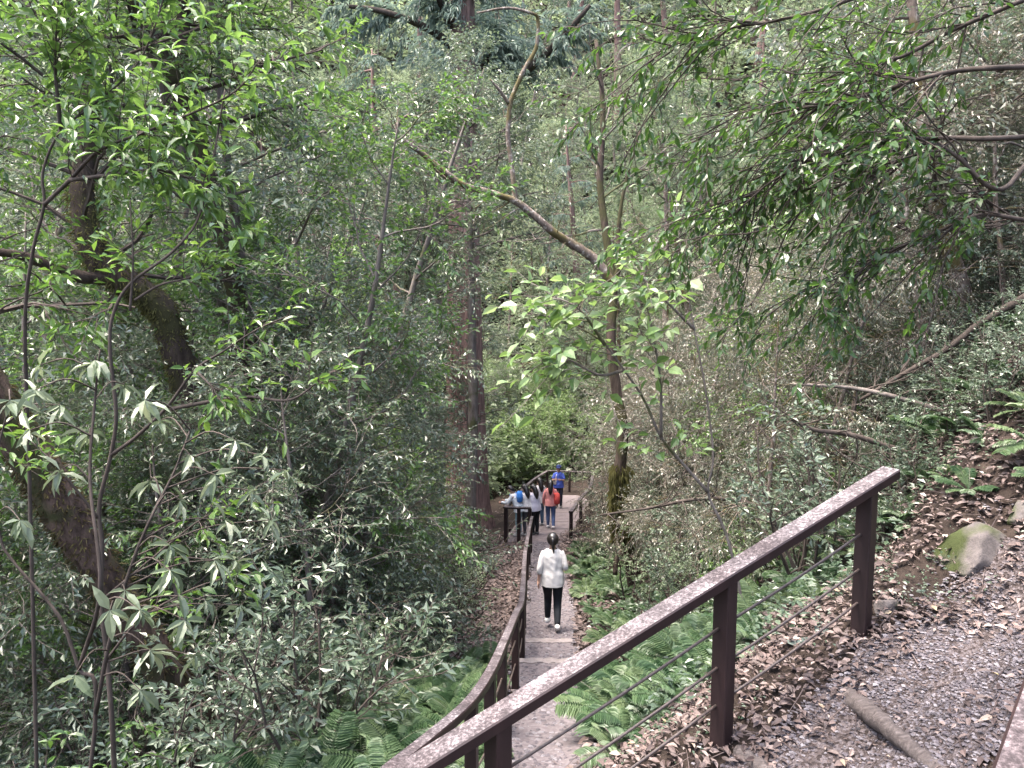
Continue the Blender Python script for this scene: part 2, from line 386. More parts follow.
scatter_leaves('fallen_leaves', bank, .022, .085, 'brown fallen leaves strewn over the bank by the top rail post')
y_ = rng.uniform(8, 24, 5200); x_ = xp(y_) - .5 - np.abs(rng.normal(0, .75, 5200))
y2 = rng.uniform(5, 24, 3000); x2 = xp(y2) + .42 + np.abs(rng.normal(0, .45, 3000))
scatter_leaves('fallen_leaves', np.vstack([np.column_stack([x_, y_]), np.column_stack([x2, y2])]), .06, .13, 'red-brown fallen leaves along both edges of the lower path', .1, .75)
n = 90000; py_ = 2 + 60 * rng.uniform(0, 1, n) ** 1.3; pu = rng.uniform(-.95, .95, n)
wide = np.column_stack([pu * py_, py_]); keep = np.abs(wide[:, 0] - xp(wide[:, 1])) > .7
s_, n_ = sn(wide[:, 0], wide[:, 1]); keep &= ~((n_ > -.4) & (n_ < 2.2) & (s_ > -.8)); wide = wide[keep][:16000]
scatter_leaves('fallen_leaves', wide, .06, .13, 'thin scatter of dead leaves across the whole forest floor', 0, .6)

def pebbles(name, pts, r0, r1, label, vlo=0, vhi=1):
    base = np.array([(1,0,0),(-1,0,0),(0,1,0),(0,-1,0),(0,0,.7),(0,0,-.7),(.6,.6,.45),(-.6,.6,.4),(.6,-.6,.4),(-.6,-.6,.45)])
    T = np.array([(6,4,0),(6,2,4),(6,0,2),(7,4,2),(7,1,4),(7,2,1),(8,4,3),(8,0,4),(8,3,0),(9,4,1),(9,3,4),(9,1,3),(5,2,0),(5,1,2),(5,3,1),(5,0,3)])
    n = len(pts); z = ground(pts[:, 0], pts[:, 1]) + .022
    a = rng.uniform(0, 6.28, n); r = rng.uniform(r0, r1, n) * rng.uniform(.6, 1.2, n)
    B = base[None] * (1 + rng.uniform(-.3, .3, (n, 10, 3))) * r[:, None, None] * np.array((1, .75, .6))
    c, s = np.cos(a)[:, None], np.sin(a)[:, None]
    V = np.stack([B[..., 0] * c - B[..., 1] * s, B[..., 0] * s + B[..., 1] * c, B[..., 2]], -1) + np.column_stack([pts, z])[:, None, :]
    g = Geo(); g.add(V.reshape(-1, 3), None, (T[None] + (np.arange(n) * 10)[:, None, None]).reshape(-1, 3), np.repeat(np.clip(rng.beta(2, 2, n), vlo, vhi), 10))
    return tag(g.build(name, M['pebble']), label, 'gravel', kind='stuff')
rng.uniform()
small = np.vstack([flight_pts(5000, -2.6, 3.2, -1.2, 1.9)]); scatter_leaves('fallen_leaves', small, .008, .028, 'crumbled leaf bits over the upper stair path and its edge')
g = Geo(); tp_ = flight_pts(420, -3.4, 3.0, -1.6, 1.9)
for q in tp_:
    a = rng.uniform(0, 6.28); l = rng.uniform(.05, .28); z = float(ground(q[0], q[1])) + .035; e = q + l * np.array((math.cos(a), math.sin(a))); m_ = (q + e) / 2 + rng.normal(0, .01, 2)
    tube(g, [(q[0], q[1], z), (m_[0], m_[1], float(ground(m_[0], m_[1])) + .042), (e[0], e[1], float(ground(e[0], e[1])) + .035)], [rng.uniform(.002, .005), .0015], 5, rng.uniform(0, .6))
tag(g.build('fallen_twigs', M['litterleaf']), 'dead twigs scattered over the litter and gravel', 'twigs', kind='stuff')
gp = patchy(np.vstack([flight_pts(4500, -.7, 2.6, .12, 1.6), flight_pts(7500, -.7, 2.6, .12, 1.6), flight_pts(1500, -1.3, 2.6, -.1, 2.0)]), 1.7, -.22)
pebbles('gravel', gp, .008, .021, 'loose grey gravel on the upper stair path')
y_ = rng.uniform(5, 21.6, 4200); pebbles('gravel', np.column_stack([xp(y_) + rng.uniform(-.48, .48, 4200), y_]), .012, .035, 'loose pale stones on the lower path', .35, .95)

# ------------------------------------------------------------------ handrails
def rail_beam(pts, w, h, side_m=0, top_m=1):
    """continuous handrail: box section swept along pts (top centre line)"""
    g = Geo(); p = np.asarray(pts, float); k = len(p)
    t = nrm(np.gradient(p, axis=0)); t2 = t.copy(); t2[:, 2] = 0; t2 = nrm(t2)
    s = np.stack([t2[:, 1], -t2[:, 0], np.zeros(k)], -1); up = np.array((0, 0, 1.))
    c = .008
    sec = [(-w, -h), (w, -h), (w, -c), (w - c, 0), (-w + c, 0), (-w, -c)]
    V = np.vstack([p[i] + np.array([a * s[i] + b * up for a, b in sec]) for i in range(k)])
    for f in range(6):
        Q = [(i * 6 + f, i * 6 + (f + 1) % 6, (i + 1) * 6 + (f + 1) % 6, (i + 1) * 6 + f) for i in range(k - 1)]
        if f == 3: top = Q
        elif f == 0: side = Q
        else: side += Q
    e = (k - 1) * 6
    side += [(0, 5, 4, 3), (0, 3, 2, 1), (e, e + 1, e + 2, e + 3), (e, e + 3, e + 4, e + 5)]
    g.add(V, side, None, .5, side_m); g.n -= len(V); g.add(V, top, None, .5, top_m)
    g.v.pop(); g.var.pop(); 
    return g
def square_post(parent, foot, top_z, hw, ax, mat):
    g = Geo(); A = np.array([(0, 0, 1.), (ax[0], ax[1], 0), (-ax[1], ax[0], 0)])
    box(g, np.array((foot[0], foot[1], (foot[2] + top_z) / 2)), (top_z - foot[2]) / 2, hw, hw, A, bev=.006)
    return g.build('post', mat, parent)

R1, R3 = P(868, 482, 5.0), P(498, 711, 3.6)             # top centre of the rail above posts 1 and 3
dv = (R3 - R1)
fr = thing('foreground_railing', 'dark red-brown timber railing in front, speckled handrail and three rusty cables', 'railing', A1)
def onrail(t): return R1 + dv * t
o = rail_beam([onrail(t) - A1 for t in (-.085, .1, .3, .52, .75, 1.0, 1.25, 1.55)], .07, .062).build('handrail', [M['railside'], M['railtop']], fr)
tpost = [0, .455, 1.0, 1.5]
for t in tpost:
    q = onrail(t); zf = ground(q[0], q[1]) - .12
    square_post(fr, np.array((q[0], q[1], zf)) - A1, q[2] - .055 - A1[2], .052, (ES * .97 + EN * .24), M['railside'])
for f in (.33, .57, .80):
    for a, b in zip(tpost[:-1], tpost[1:]):
        pts = []
        for u in np.linspace(0, 1, 7):
            q = onrail(a + (b - a) * u).copy(); zg = A1[2] + (onrail(a + (b - a) * u)[2] - R1[2])
            q[2] = q[2] + (zg - q[2]) * f - .012 * 4 * u * (1 - u); pts.append(q - A1)
        g = Geo(); tube(g, pts, .009, 6); g.build('cable', M['cable'], fr, smooth=True)

# blurred end of another rail close to the photographer
nr = thing('near_railing', 'grey weathered handrail end close by at the bottom corner', 'railing', P(1010, 900, 1.75))
b0 = np.array(nr.location); pa, pb = P(1060, 640, 2.05), P(990, 860, 1.45)
pm = [pa + (pb - pa) * t for t in np.linspace(-.15, 1.6, 6)]
rail_beam([p - b0 for p in pm], .05, .06).build('handrail', [M['railside'], M['railtop']], nr)
for t in (.35, 1.45):
    q = pa + (pb - pa) * t; square_post(nr, np.array((q[0], q[1], ground(q[0], q[1]) - .1)) - b0, q[2] - .05 - b0[2], .045, (1, 0), M['railside'])

# lower railing along the path
lr = thing('lower_railing', 'weathered pinkish-grey handrail curving along the lower path', 'railing', (0, 9, EYE - Hd(9)))
b0 = np.array(lr.location)
RP = [(362, 790, 3.35), (392, 764, 3.65), (430, 734, 4.1), (469, 700, 4.7), (490, 670, 5.4), (503, 642, 6.5), (516, 612, 8.4), (522, 596, 9.9), (525, 553, 14.0), (529, 530, 18.0), (532, 516, 21.2)]
rp = np.array([P(*q) for q in RP]); rs = spline(rp, 60)
rail_beam(rs - b0, .042, .05).build('handrail', [M['railside'], M['railtop']], lr)
for d in (3.7, 4.15, 4.75, 5.4, 6.4, 8.3, 9.9, 11.9, 14, 16, 18, 19.8):
    q = np.array([np.interp(d, rs[:, 1], rs[:, k]) for k in range(3)])
    if d < 6: q[2] -= 0
    square_post(lr, np.array((q[0], d, ground(q[0], d) - .1)) - b0, q[2] - .045 - b0[2], .04, (.2, .98), M['railside'])
for f in (.35, .65):
    pts = [np.array((q[0], q[1], q[2] + (max(ground(q[0], q[1]), q[2] - 1.1) - q[2]) * f)) - b0 for q in rs[3:]]
    g = Geo(); tube(g, pts, .009, 5); g.build('cable', M['cable'], lr, smooth=True)

# ------------------------------------------------------------------ boardwalk platform
def dz(y): return EYE - np.interp(y, [21.5, 34.], [6.93, 8.55])
L_ = [(-.22, 21.6), (.72, 29), (1.55, 33.6)]; R_ = [(1.72, 21.6), (2.95, 28), (3.5, 32.4), (3.6, 33.6)]
bw = thing('boardwalk', 'greyish plank boardwalk platform at the end of the path', 'boardwalk', (.8, 22, dz(22)))
b0 = np.array(bw.location)
g = Geo(); rr = np.random.default_rng(3); y = 21.6
while y < 33.4:
    xl = np.interp(y, [q[1] for q in L_], [q[0] for q in L_]) - .06; xr = np.interp(y, [q[1] for q in R_], [q[0] for q in R_]) + .06
    A = np.array([(1, 0, 0), (0, 1, -.13), (0, .13, 1)])
    box(g, np.array(((xl + xr) / 2, y + .09, dz(y) - .02 + rr.uniform(-.004, .004))) - b0, (xr - xl) / 2, .085, .02, A, bev=.005); y += .185
g.build('deck', M['plank'], bw)
g = Geo(); box(g, np.array((.2, 21.52, dz(21.6) - .15)) - b0, .46, .05, .10, bev=.006); g.build('edge_beam', M['railside'], bw)
for x, y in ((-.1, 21.62), (.45, 21.7), (-.05, 24.5), (.3, 27), (1.6, 21.7), (1.2, 31.5), (3.3, 31.5)):
    g = Geo(); zt = dz(y) - .06; zb = ground(x, y) - .3; box(g, np.array((x, y, (zt + zb) / 2)) - b0, (zt - zb) / 2, .06, .06, np.array([(0,0,1.),(1,0,0),(0,1,0)]), bev=.006); g.build('support_leg', M['railside'], bw)
def deck_rail(nm, label, pts, posts):
    r = thing(nm, label, 'railing', (pts[0][0], pts[0][1], dz(pts[0][1]))); b = np.array(r.location)
    top = [np.array((x, y, dz(y) + h)) - b for x, y, h in pts]
    rail_beam(spline(top, 12), .06, .055).build('handrail', [M['railside'], M['railtop']], r)
    for x, y, h in posts: square_post(r, np.array((x, y, dz(y) - .15)) - b, dz(y) + h - .05 - b[2], .05, (.2, .98), M['railside'])
    for f in (.4, .7):
        g = Geo(); tube(g, [np.array((x, y, dz(y) + h * (1 - f))) - b for x, y, h in pts], .01, 5); g.build('cable', M['cable'], r)
deck_rail('platform_railing', 'short rail across the front corner of the boardwalk platform', [(-.22, 21.65, 1.08), (.55, 21.65, 1.06)], [(-.18, 21.65, 1.08), (.2, 21.65, 1.07), (.52, 21.65, 1.06)])
deck_rail('platform_railing', 'long rail behind the crowd, receding along the boardwalk platform', [(-.2, 21.8, 1.05), (.74, 29, 1.05), (1.6, 33.6, 1.05)], [(-.17, 22.2, 1.05), (.25, 25.2, 1.05), (.76, 29, 1.05), (1.15, 31.2, 1.05), (1.58, 33.4, 1.05)])
deck_rail('platform_railing', 'far cross rail closing the end of the boardwalk platform', [(1.65, 33.65, 1.05), (2.6, 33.6, 1.03), (3.6, 33.5, .98)], [(2.6, 33.6, 1.03), (3.5, 33.5, .98)])
deck_rail('platform_railing', 'rail opposite the crowd with its square post beside the path', [(1.72, 21.7, .93), (2.3, 24.8, .95), (2.95, 28, .97), (3.45, 32, 1.0)], [(1.74, 21.8, .93), (2.3, 24.8, .95), (2.95, 28, .97), (3.4, 31.6, 1.)])

# ------------------------------------------------------------------ steps
for (y, lab) in ((10.9, 'pale stone step edge just behind the walking woman'), (9.7, 'pale stone step edge nearest the front handrail')):
    g = Geo(); x = float(xp(y)); z = float(ground(x, y)); r2 = np.random.default_rng(int(y * 10))
    xs = np.linspace(-.36, .36, 10); top = z + .045
    for k in range(9):
        xa, xb = xs[k], xs[k + 1]; d1, d2 = .07 + .02 * math.sin(k * 2.1 + y), .07 + .02 * math.sin((k + 1) * 2.1 + y); j = r2.uniform(-.008, .008)
        V = [(x + xa, y - d1, z - .1), (x + xb, y - d2, z - .1), (x + xb, y + d2, z - .1), (x + xa, y + d1, z - .1), (x + xa, y - d1 + .01, top + j), (x + xb, y - d2 + .01, top + j), (x + xb, y + d2, top + j), (x + xa, y + d1, top + j)]
        g.add(V, [(0, 1, 5, 4), (1, 2, 6, 5), (2, 3, 7, 6), (3, 0, 4, 7), (4, 5, 6, 7)])
    tag(g.build('stone_step', M['stone']), lab, 'step', 'stone step edges on the lower path')
def log_step(a, b, r, label, seed):
    rg = np.random.default_rng(seed); p = spline([a, (a + b) / 2 + np.array((0, 0, .012)), b], 26)
    g = Geo(); tube(g, p, r * (1 + rg.uniform(-.12, .12, 26)) * (1 + .10 * np.sin(np.linspace(0, 7, 26))), 9, rough=.2, rng=rg)
    tag(g.build('log_step', M['logwood'], smooth=True), label, 'step', 'log risers of the upper stair path')
def on_ground(px, py, D0=2.5, D1=9):
    for D in np.linspace(D0, D1, 900):
        q = P(px, py, D)
        if q[2] < ground(q[0], q[1]): return q
    return q
a, b = on_ground(846, 690), on_ground(955, 780); log_step(a - (0, 0, .03), b - (0, 0, .03), .052, 'grey weathered log riser lying across the gravel', 1)
a, b = on_ground(738, 752), on_ground(800, 800); log_step(a, b, .045, 'half-buried log riser beside the middle rail post', 2)

# ------------------------------------------------------------------ rocks
def rock(name, c, r, label, seed, mat='rock'):
    import bmesh
    bm = bmesh.new(); bmesh.ops.create_icosphere(bm, subdivisions=4, radius=1)
    rg = np.random.default_rng(seed); dirs = nrm(rg.normal(0, 1, (22, 3))); offs = rg.uniform(.45, .85, 22)
    for v in bm.verts:
        p = np.array(v.co)
        for d, o in zip(dirs, offs):
            e = p @ d - o
            if e > 0: p = p - d * e * .97
        p = p * (1 + .05 * wob(p[0] * 3, p[1] * 3 + p[2] * 2))
        v.co = p * np.array(r)
    me = bpy.data.meshes.new(name); bm.to_mesh(me); bm.free()
    me.polygons.foreach_set('use_smooth', [True] * len(me.polygons)); me.materials.append(M[mat])
    o = bpy.data.objects.new(name, me); COL.objects.link(o); o.location = tuple(c); o.rotation_euler = (0, 0, rg.uniform(0, 6))
    return tag(o, label, 'rock')
for px, py, D0, r, lab, sd_, mt in ((990, 538, 4, (.52, .34, .36), 'large mossy grey rock on the litter bank', 25, 'rock'), (888, 606, 4, (.2, .13, .16), 'pale pointed rock with moss behind the top rail post', 6, 'rock'),
        (1026, 512, 4, (.2, .16, .13), 'pale rock at the picture edge above the mossy rock', 12, 'rock'),
        (826, 627, 4, (.15, .11, .03), 'flat greenish slab beyond the cables', 8, 'slate'), (800, 641, 4, (.11, .08, .03), 'smaller flat greenish slab beside the bigger slab', 9, 'slate'),
        (928, 650, 3, (.03, .025, .015), 'small grey stone lying on the gravel', 10, 'rock'), (862, 764, 3, (.05, .035, .02), 'grey stone half buried in front of the log', 11, 'rock')):
    q = on_ground(px, py, D0) - np.array((0, 0, r[2] * .35)); rock('rock', q, r, lab, sd_, mt)

# ------------------------------------------------------------------ vegetation builders
def unit(az, el): return np.array((math.cos(az) * math.cos(el), math.sin(az) * math.cos(el), math.sin(el)))
def curve(p, d, L, n, rg, wander=.18, grav=0.0):
    pts = [np.array(p, float)]; d = nrm(d)
    for k in range(n):
        d = nrm(d + rg.normal(0, wander, 3) + np.array((0, 0, grav))); pts.append(pts[-1] + d * L / n)
    return np.array(pts)
def along(pts, t):
    f = t * (len(pts) - 1); i = min(int(f), len(pts) - 2); u = f - i
    return pts[i] * (1 - u) + pts[i + 1] * u, nrm(pts[i + 1] - pts[i])
def deviate(d, ang, az):
    d = nrm(d); a = nrm(np.cross(d, (0, 0, 1) if abs(d[2]) < .95 else (1, 0, 0))); b = np.cross(d, a)
    return nrm(d * math.cos(ang) + (a * math.cos(az) + b * math.sin(az)) * math.sin(ang))
class Leafer:
    def __init__(s): s.p, s.d, s.n = [], [], []
    def twig(s, pts, k, rg, spread=.9, droop=.25, t0=.15):
        for q in range(k):
            p, d = along(pts, t0 + (1 - t0) * (q + rg.uniform(0, .8)) / k)
            dd = deviate(d, rg.uniform(.5, 1.2) * spread, q * math.pi + rg.normal(0, .5)); dd = dd + np.array((0, 0, -droop * rg.uniform(.2, 1.6)))
            s.p.append(p); s.d.append(dd); s.n.append((rg.normal(0, .75), rg.normal(0, .75), 1))
    def whorl(s, p, d, k, rg, droop=.35):
        a0 = rg.uniform(0, 6)
        for q in range(k):
            dd = deviate(d, rg.uniform(1.0, 1.45), a0 + q * 6.283 / k + rg.normal(0, .15)); dd = dd + np.array((0, 0, -droop * rg.uniform(.4, 1.4)))
            s.p.append(p); s.d.append(dd); s.n.append(nrm(np.array(d) + np.array((0, 0, .8))) + rg.normal(0, .1, 3))
    def emit(s, g, L0, L1, wr, rg, hi=False):
        if not s.p: return
        n = len(s.p); L = rg.uniform(L0, L1, n)
        leaves(g, np.array(s.p), np.array(s.d), np.array(s.n), L, L * wr * rg.uniform(.8, 1.2, n), hi, rg.uniform(0, 1, n))

def crown(wood, lf, rg, trunk, r0, t0, t1, nlimb, llen, elev, nsub, ntwig, nleaf, twl=.45, droop=.25, grav=.02, whorl=0, wander=.17, tsides=3, spread=.9):
    """limbs > sub-branches > twigs > leaves round a trunk polyline; llen(t) gives limb length up the trunk"""
    az = rg.uniform(0, 6)
    for k in range(nlimb):
        t = t0 + (t1 - t0) * (k + rg.uniform(0, 1)) / nlimb; p, d = along(trunk, min(t, .999)); az += 2.4 + rg.normal(0, .4)
        L = llen((t - t0) / max(t1 - t0, 1e-6)) * rg.uniform(.75, 1.2)
        e = elev + rg.normal(0, .18) + .5 * (t - t0)
        lp = curve(p, unit(az, e), L, 7, rg, wander, grav)
        rl = max(.008, r0 * .42 * (1 - .6 * t)); tube(wood, lp, [rl, rl * .25], 5, cap=False)
        for q in range(nsub):
            u = .22 + .78 * (q + rg.uniform(0, .9)) / nsub; sp, sdn = along(lp, min(u, .999))
            dd = deviate(sdn, rg.uniform(.5, 1.1), rg.uniform(0, 6.28)); dd[2] *= .6
            SL_ = L * (.42 - .18 * u) + .15; sb = curve(sp, dd, SL_, 5, rg, wander * 1.2, grav)
            tube(wood, sb, [rl * .32, max(.003, rl * .1)], 4, cap=False)
            for m in range(ntwig):
                tp, td = along(sb, min(.2 + .8 * (m + rg.uniform(0, .9)) / ntwig, .999))
                tw = curve(tp, deviate(td, rg.uniform(.3, 1.), rg.uniform(0, 6.28)), twl * rg.uniform(.6, 1.3), 3, rg, .15, grav - .02)
                if tsides: tube(wood, tw, [max(.0025, rl * .09), .0018], tsides, cap=False)
                if whorl: lf.whorl(tw[-1], tw[-1] - tw[-2], whorl + rg.integers(-1, 2), rg, droop)
                if nleaf: lf.twig(tw, nleaf, rg, spread, droop)
HIDE = (0, -60, -200)
PROTO_USED = {}
def make_tree(name, cat, seed, H, r, bark, leafm, L, wr, t0=.3, nlimb=12, llen=lambda t: 2.2, elev=.25, nsub=6, ntwig=5, nleaf=8, lean=.06, hi=False, twl=.45, droop=.25, grav=.02, whorl=0, wander=.17, bend=.05):
    rg = np.random.default_rng(seed); root = thing(name, None, cat)
    tr = curve((0, 0, -.4), (lean, lean * .5, 1), H + .4, 12, rg, bend, .06)
    wd, lg, lf = Geo(), Geo(), Leafer()
    tube(wd, spline(tr, 26), [r * 1.5, r * 1.05, r * .9, r * .7, r * .45, r * .12], 9, rough=.06, rng=rg)
    crown(wd, lf, rg, tr, r, t0, .99, nlimb, llen, elev, nsub, ntwig, nleaf, twl, droop, grav, whorl, wander)
    lf.emit(lg, L * .7, L * 1.25, wr, rg, hi)
    wd.build('trunk', M[bark], root, smooth=True); lg.build('crown', M[leafm], root)
    return root
def make_conifer(name, seed, H, r, leafm='cedar', bark='cedarbark', t0=.3, nlimb=26, ll=3.2, dens=1.0):
    rg = np.random.default_rng(seed); root = thing(name, None, 'tree')
    tr = curve((0, 0, -.4), (0, 0, 1), H + .4, 10, rg, .02, .05); wd, lg = Geo(), Geo()
    tube(wd, spline(tr, 24), [r * 1.5, r, r * .8, r * .55, r * .1], 10, rough=.06, rng=rg); az = 0
    Pp, Dd, Nn = [], [], []
    for k in range(nlimb):
        t = t0 + (.99 - t0) * (k + rg.uniform(0, 1)) / nlimb; p, d = along(tr, t); az += 2.4 + rg.normal(0, .3)
        L = ll * (1 - .75 * (t - t0) / (1 - t0)) * rg.uniform(.7, 1.2) + .4
        lp = curve(p, unit(az, .35), L, 7, rg, .08, -.09); tube(wd, lp, [r * .16, .012], 5, cap=False)
        for q in range(int(L * 13 * dens)):
            u = rg.uniform(.15, 1); sp, sdn = along(lp, min(u, .999)); sd2 = deviate(sdn, rg.uniform(.4, 1.1), rg.choice((0, math.pi)) + rg.normal(0, .4))
            fr_ = curve(sp, sd2, rg.uniform(.35, .9), 4, rg, .1, -.22)
            for m in range(9):
                b, bd = along(fr_, min((m + rg.uniform(0, 1)) / 9, .999)); dd = deviate(bd, rg.uniform(.3, .9), m * math.pi + rg.normal(0, .4)) + np.array((0, 0, -.45))
                Pp.append(b); Dd.append(dd); Nn.append((rg.normal(0, .6), rg.normal(0, .6), 1))
    n = len(Pp); L = rg.uniform(.12, .32, n); leaves(lg, np.array(Pp), np.array(Dd), np.array(Nn), L, L * .22, False, rg.uniform(0, 1, n))
    wd.build('trunk', M[bark], root, smooth=True); lg.build('crown', M[leafm], root); return root
def make_fern(seed, nf=10, L=.62, npin=24):
    rg = np.random.default_rng(seed); root = thing('fern', None, 'fern'); wd, lg = Geo(), Geo(); Pp, Dd, Nn, LL, WW = [], [], [], [], []
    for k in range(nf):
        az = k * 6.283 / nf + rg.normal(0, .25); lf_ = L * rg.uniform(.7, 1.15)
        sp = curve((0, 0, 0), unit(az, rg.uniform(.55, 1.25)), lf_, 9, rg, .035, -.115); sp = spline(sp, 22); tube(wd, sp, [.006, .0015], 4, cap=False)
        for q in range(npin):
            u = .14 + .86 * q / npin; p, d = along(sp, min(u, .995)); up = nrm(np.cross(np.cross(d, (0, 0, 1)), d)); sd_ = nrm(np.cross(d, up))
            pl = lf_ * .27 * math.sin(math.pi * min(1, .22 + .80 * (1 - u) ** .8)) * (1 if u > .25 else .75)
            for s_ in (-1, 1):
                pd = nrm(sd_ * s_ + d * .35 - up * .12)
                Pp.append(p); Dd.append(pd); Nn.append(up + rg.normal(0, .12, 3)); LL.append(pl * rg.uniform(.9, 1.1)); WW.append(pl * .25)
    LL = np.array(LL); n = len(LL); leaves(lg, np.array(Pp), np.array(Dd), np.array(Nn) + np.random.default_rng(1).normal(0, .12, (n, 3)), LL, np.array(WW), True, np.clip(np.repeat(rg.uniform(0, 1, n // 34 + 1), 34)[:n] + rg.normal(0, .12, n), 0, 1))
    wd.build('stem', M['fern'], root); lg.build('fronds', M['fern'], root); return root
def make_shrub(name, seed, H, leafm, L, wr, ns=7, nsub=5, ntwig=4, nleaf=8, whorl=0, hi=False, spread=.9, droop=.2, twl=.22, bark='barkdark'):
    rg = np.random.default_rng(seed); root = thing(name, None, 'shrub'); wd, lg, lf = Geo(), Geo(), Leafer()
    for k in range(ns):
        st = curve((rg.normal(0, .06), rg.normal(0, .06), -.1), unit(rg.uniform(0, 6.28), rg.uniform(.75, 1.35)), H * rg.uniform(.6, 1.1), 7, rg, .14, .02); tube(wd, st, [.016, .004], 5, cap=False)
        for q in range(nsub):
            p, d = along(st, .25 + .74 * (q + rg.uniform(0, .9)) / nsub); sb = curve(p, deviate(d, rg.uniform(.6, 1.2), rg.uniform(0, 6.28)), H * rg.uniform(.18, .36), 4, rg, .15, 0.02); tube(wd, sb, [.006, .003], 4, cap=False)
            for m in range(ntwig):
                p2, d2 = along(sb, min(.25 + .74 * (m + rg.uniform(0, 1)) / ntwig, .999)); tw = curve(p2, deviate(d2, rg.uniform(.3, .9), rg.uniform(0, 6.28)), twl * rg.uniform(.6, 1.3), 3, rg, .12, -.02); tube(wd, tw, [.003, .0015], 3, cap=False)
                if whorl: lf.whorl(tw[-1], tw[-1] - tw[-2], whorl, rg, droop)
                if nleaf: lf.twig(tw, nleaf, rg, spread, droop)
    lf.emit(lg, L * .7, L * 1.25, wr, rg, hi); wd.build('stem', M[bark], root); lg.build('foliage', M[leafm], root); return root

# ------------------------------------------------------------------ what must stay visible: (x0,y0,x1,y1, depth)
KEEP = [(490, 458, 598, 700, 34), (478, 465, 600, 550, 23), (395, 640, 535, 768, 9), (482, 545, 600, 680, 20), (448, 370, 494, 500, 25.5), (372, 0, 555, 235, 16.5), (510, 190, 630, 295, 16.5), (0, 400, 140, 640, 6.2), (396, 110, 474, 330, 20), (140, 290, 200, 390, 8.8), (60, 180, 120, 300, 8.6), (458, 20, 486, 110, 25), (590, 380, 645, 590, 12), (700, 455, 1024, 768, 6.2), (400, 560, 900, 768, 4.9), (600, 480, 700, 560, 9)]
def blocked(c, r):
    q = proj(c)
    if q is None: return True
    x, y, D = q; rp = r * FPX / max(D, .3)
    for x0, y0, x1, y1, dm in KEEP:
        if D - r < dm and x + rp > x0 and x - rp < x1 and y + rp > y0 and y - rp < y1: return True
    return False
def where(p):
    q = proj(p)
    if q is None: return 'beside the photographer'
    x, y, D = q
    if D > 42: z = 'high on the far slope' if y < 150 else 'on the far slope'
    elif D > 24: z = 'well beyond the red cedar' if x < 430 else ('beyond the boardwalk' if x < 640 else 'up the wooded bank past the boardwalk')
    elif D > 12: z = 'on the valley side' if x < 430 else ('near the walking woman' if x < 640 else 'on the bank above the path')
    else: z = 'by the leaning mossy trunk' if x < 330 else ('below the lower railing' if x < 520 else ('between the two railings' if x < 720 else 'behind the top rail post'))
    return z
RNG = np.random.default_rng(77); PLACED = []
def fill(protos, names, count, xr, Dr, sc, group, label, cr, ch, mind, zoff=0.0, tries=40, power=1.0, tiltmax=.08):
    """copies of proto things over the terrain, kept off the sight lines in KEEP"""
    done = 0
    for _ in range(count * tries):
        if done >= count: break
        D = Dr[0] + (Dr[1] - Dr[0]) * RNG.uniform() ** power; px = RNG.uniform(*xr); x = (px - 512) / FPX * D
        s, n = sn(x, D)
        if n > -.25 and s > -1.2 and n < 3: continue
        if abs(x - xp(D)) < .75 and D < 22: continue
        if 21 < D < 34.5 and -.9 < x < 4.3: continue
        if ch > 4 and 34 < D < 43 and -3 < x < 8: continue
        z = float(ground(x, D)); k = int(RNG.integers(len(protos))); S = RNG.uniform(*sc)
        if blocked(np.array((x, D, z + ch * S)), cr * S): continue
        if ch > 2 and any(blocked(np.array((x, D, z + f * ch * S)), .55 * cr * S if f > .55 else .35) for f in (.1, .35, .6, .8, 1.3, 1.6)): continue
        if any((x - a) ** 2 + (D - b) ** 2 < (mind * S) ** 2 for a, b in PLACED[-400:]): continue
        PLACED.append((x, D)); lab = label + ' ' + where(np.array((x, D, z + ch * S)))
        group = lab
        args = ((x, D, z + zoff), RNG.uniform(0, 6.28), S, lab, group, (RNG.normal(0, tiltmax), RNG.normal(0, tiltmax)))
        if protos[k].name not in PROTO_USED:
            PROTO_USED[protos[k].name] = 1; o = protos[k]; o.location = args[0]; o.rotation_euler = (*args[5], args[1]); o.scale = (S,) * 3; tag(o, lab, None, group)
        else: copy_tree(protos[k], *args)
        done += 1
    return done
def drop_unused(protos):
    for p in protos:
        if p.name not in PROTO_USED:
            for c in list(kids(p)): bpy.data.objects.remove(c)
            bpy.data.objects.remove(p)

# ------------------------------------------------------------------ single trees the photograph shows
def own_tree(name, label, cat='tree', foot=(0, 0, 0)): return thing(name, label, cat, foot)
def rel(pts, o): return np.asarray(pts, float) - np.array(o.location)
# towering red cedar
rg = np.random.default_rng(21)
cx = [P(470, 545, 26), P(468, 500, 26), P(466, 420, 26), P(465, 330, 26), P(464, 230, 26), P(466, 110, 26), P(462, 0, 26), P(460, -90, 26), P(459, -180, 26)]
cx[0][2] = ground(cx[0][0], cx[0][1]) - .4
ced = own_tree('red_cedar', 'towering red cedar with fibrous red-brown bark at the centre', 'tree', (cx[0][0], cx[0][1], float(ground(cx[0][0], cx[0][1]))))
g = Geo(); cp = spline(rel(cx, ced), 60); tt = np.linspace(0, 1, 60)
ang = np.linspace(0, 2 * math.pi, 40, endpoint=False); rr_ = np.interp(tt, [0, .05, .12, .3, .5, .75, 1], [1.15, .86, .72, .62, .5, .36, .12])
flute = .06 * np.sin(ang * 7 + 1) + .05 * np.sin(ang * 13) + .03 * np.sin(ang * 19 + 2)
V = np.vstack([cp[i] + np.stack([np.cos(ang + .02 * i) * rr_[i] * (1 + flute * (1.6 if i < 6 else 1)), np.sin(ang + .02 * i) * rr_[i] * (1 + flute * (1.6 if i < 6 else 1)), 0 * ang], -1) for i in range(60)])
ii = np.arange(59)[:, None] * 40; jj = np.arange(40)[None]
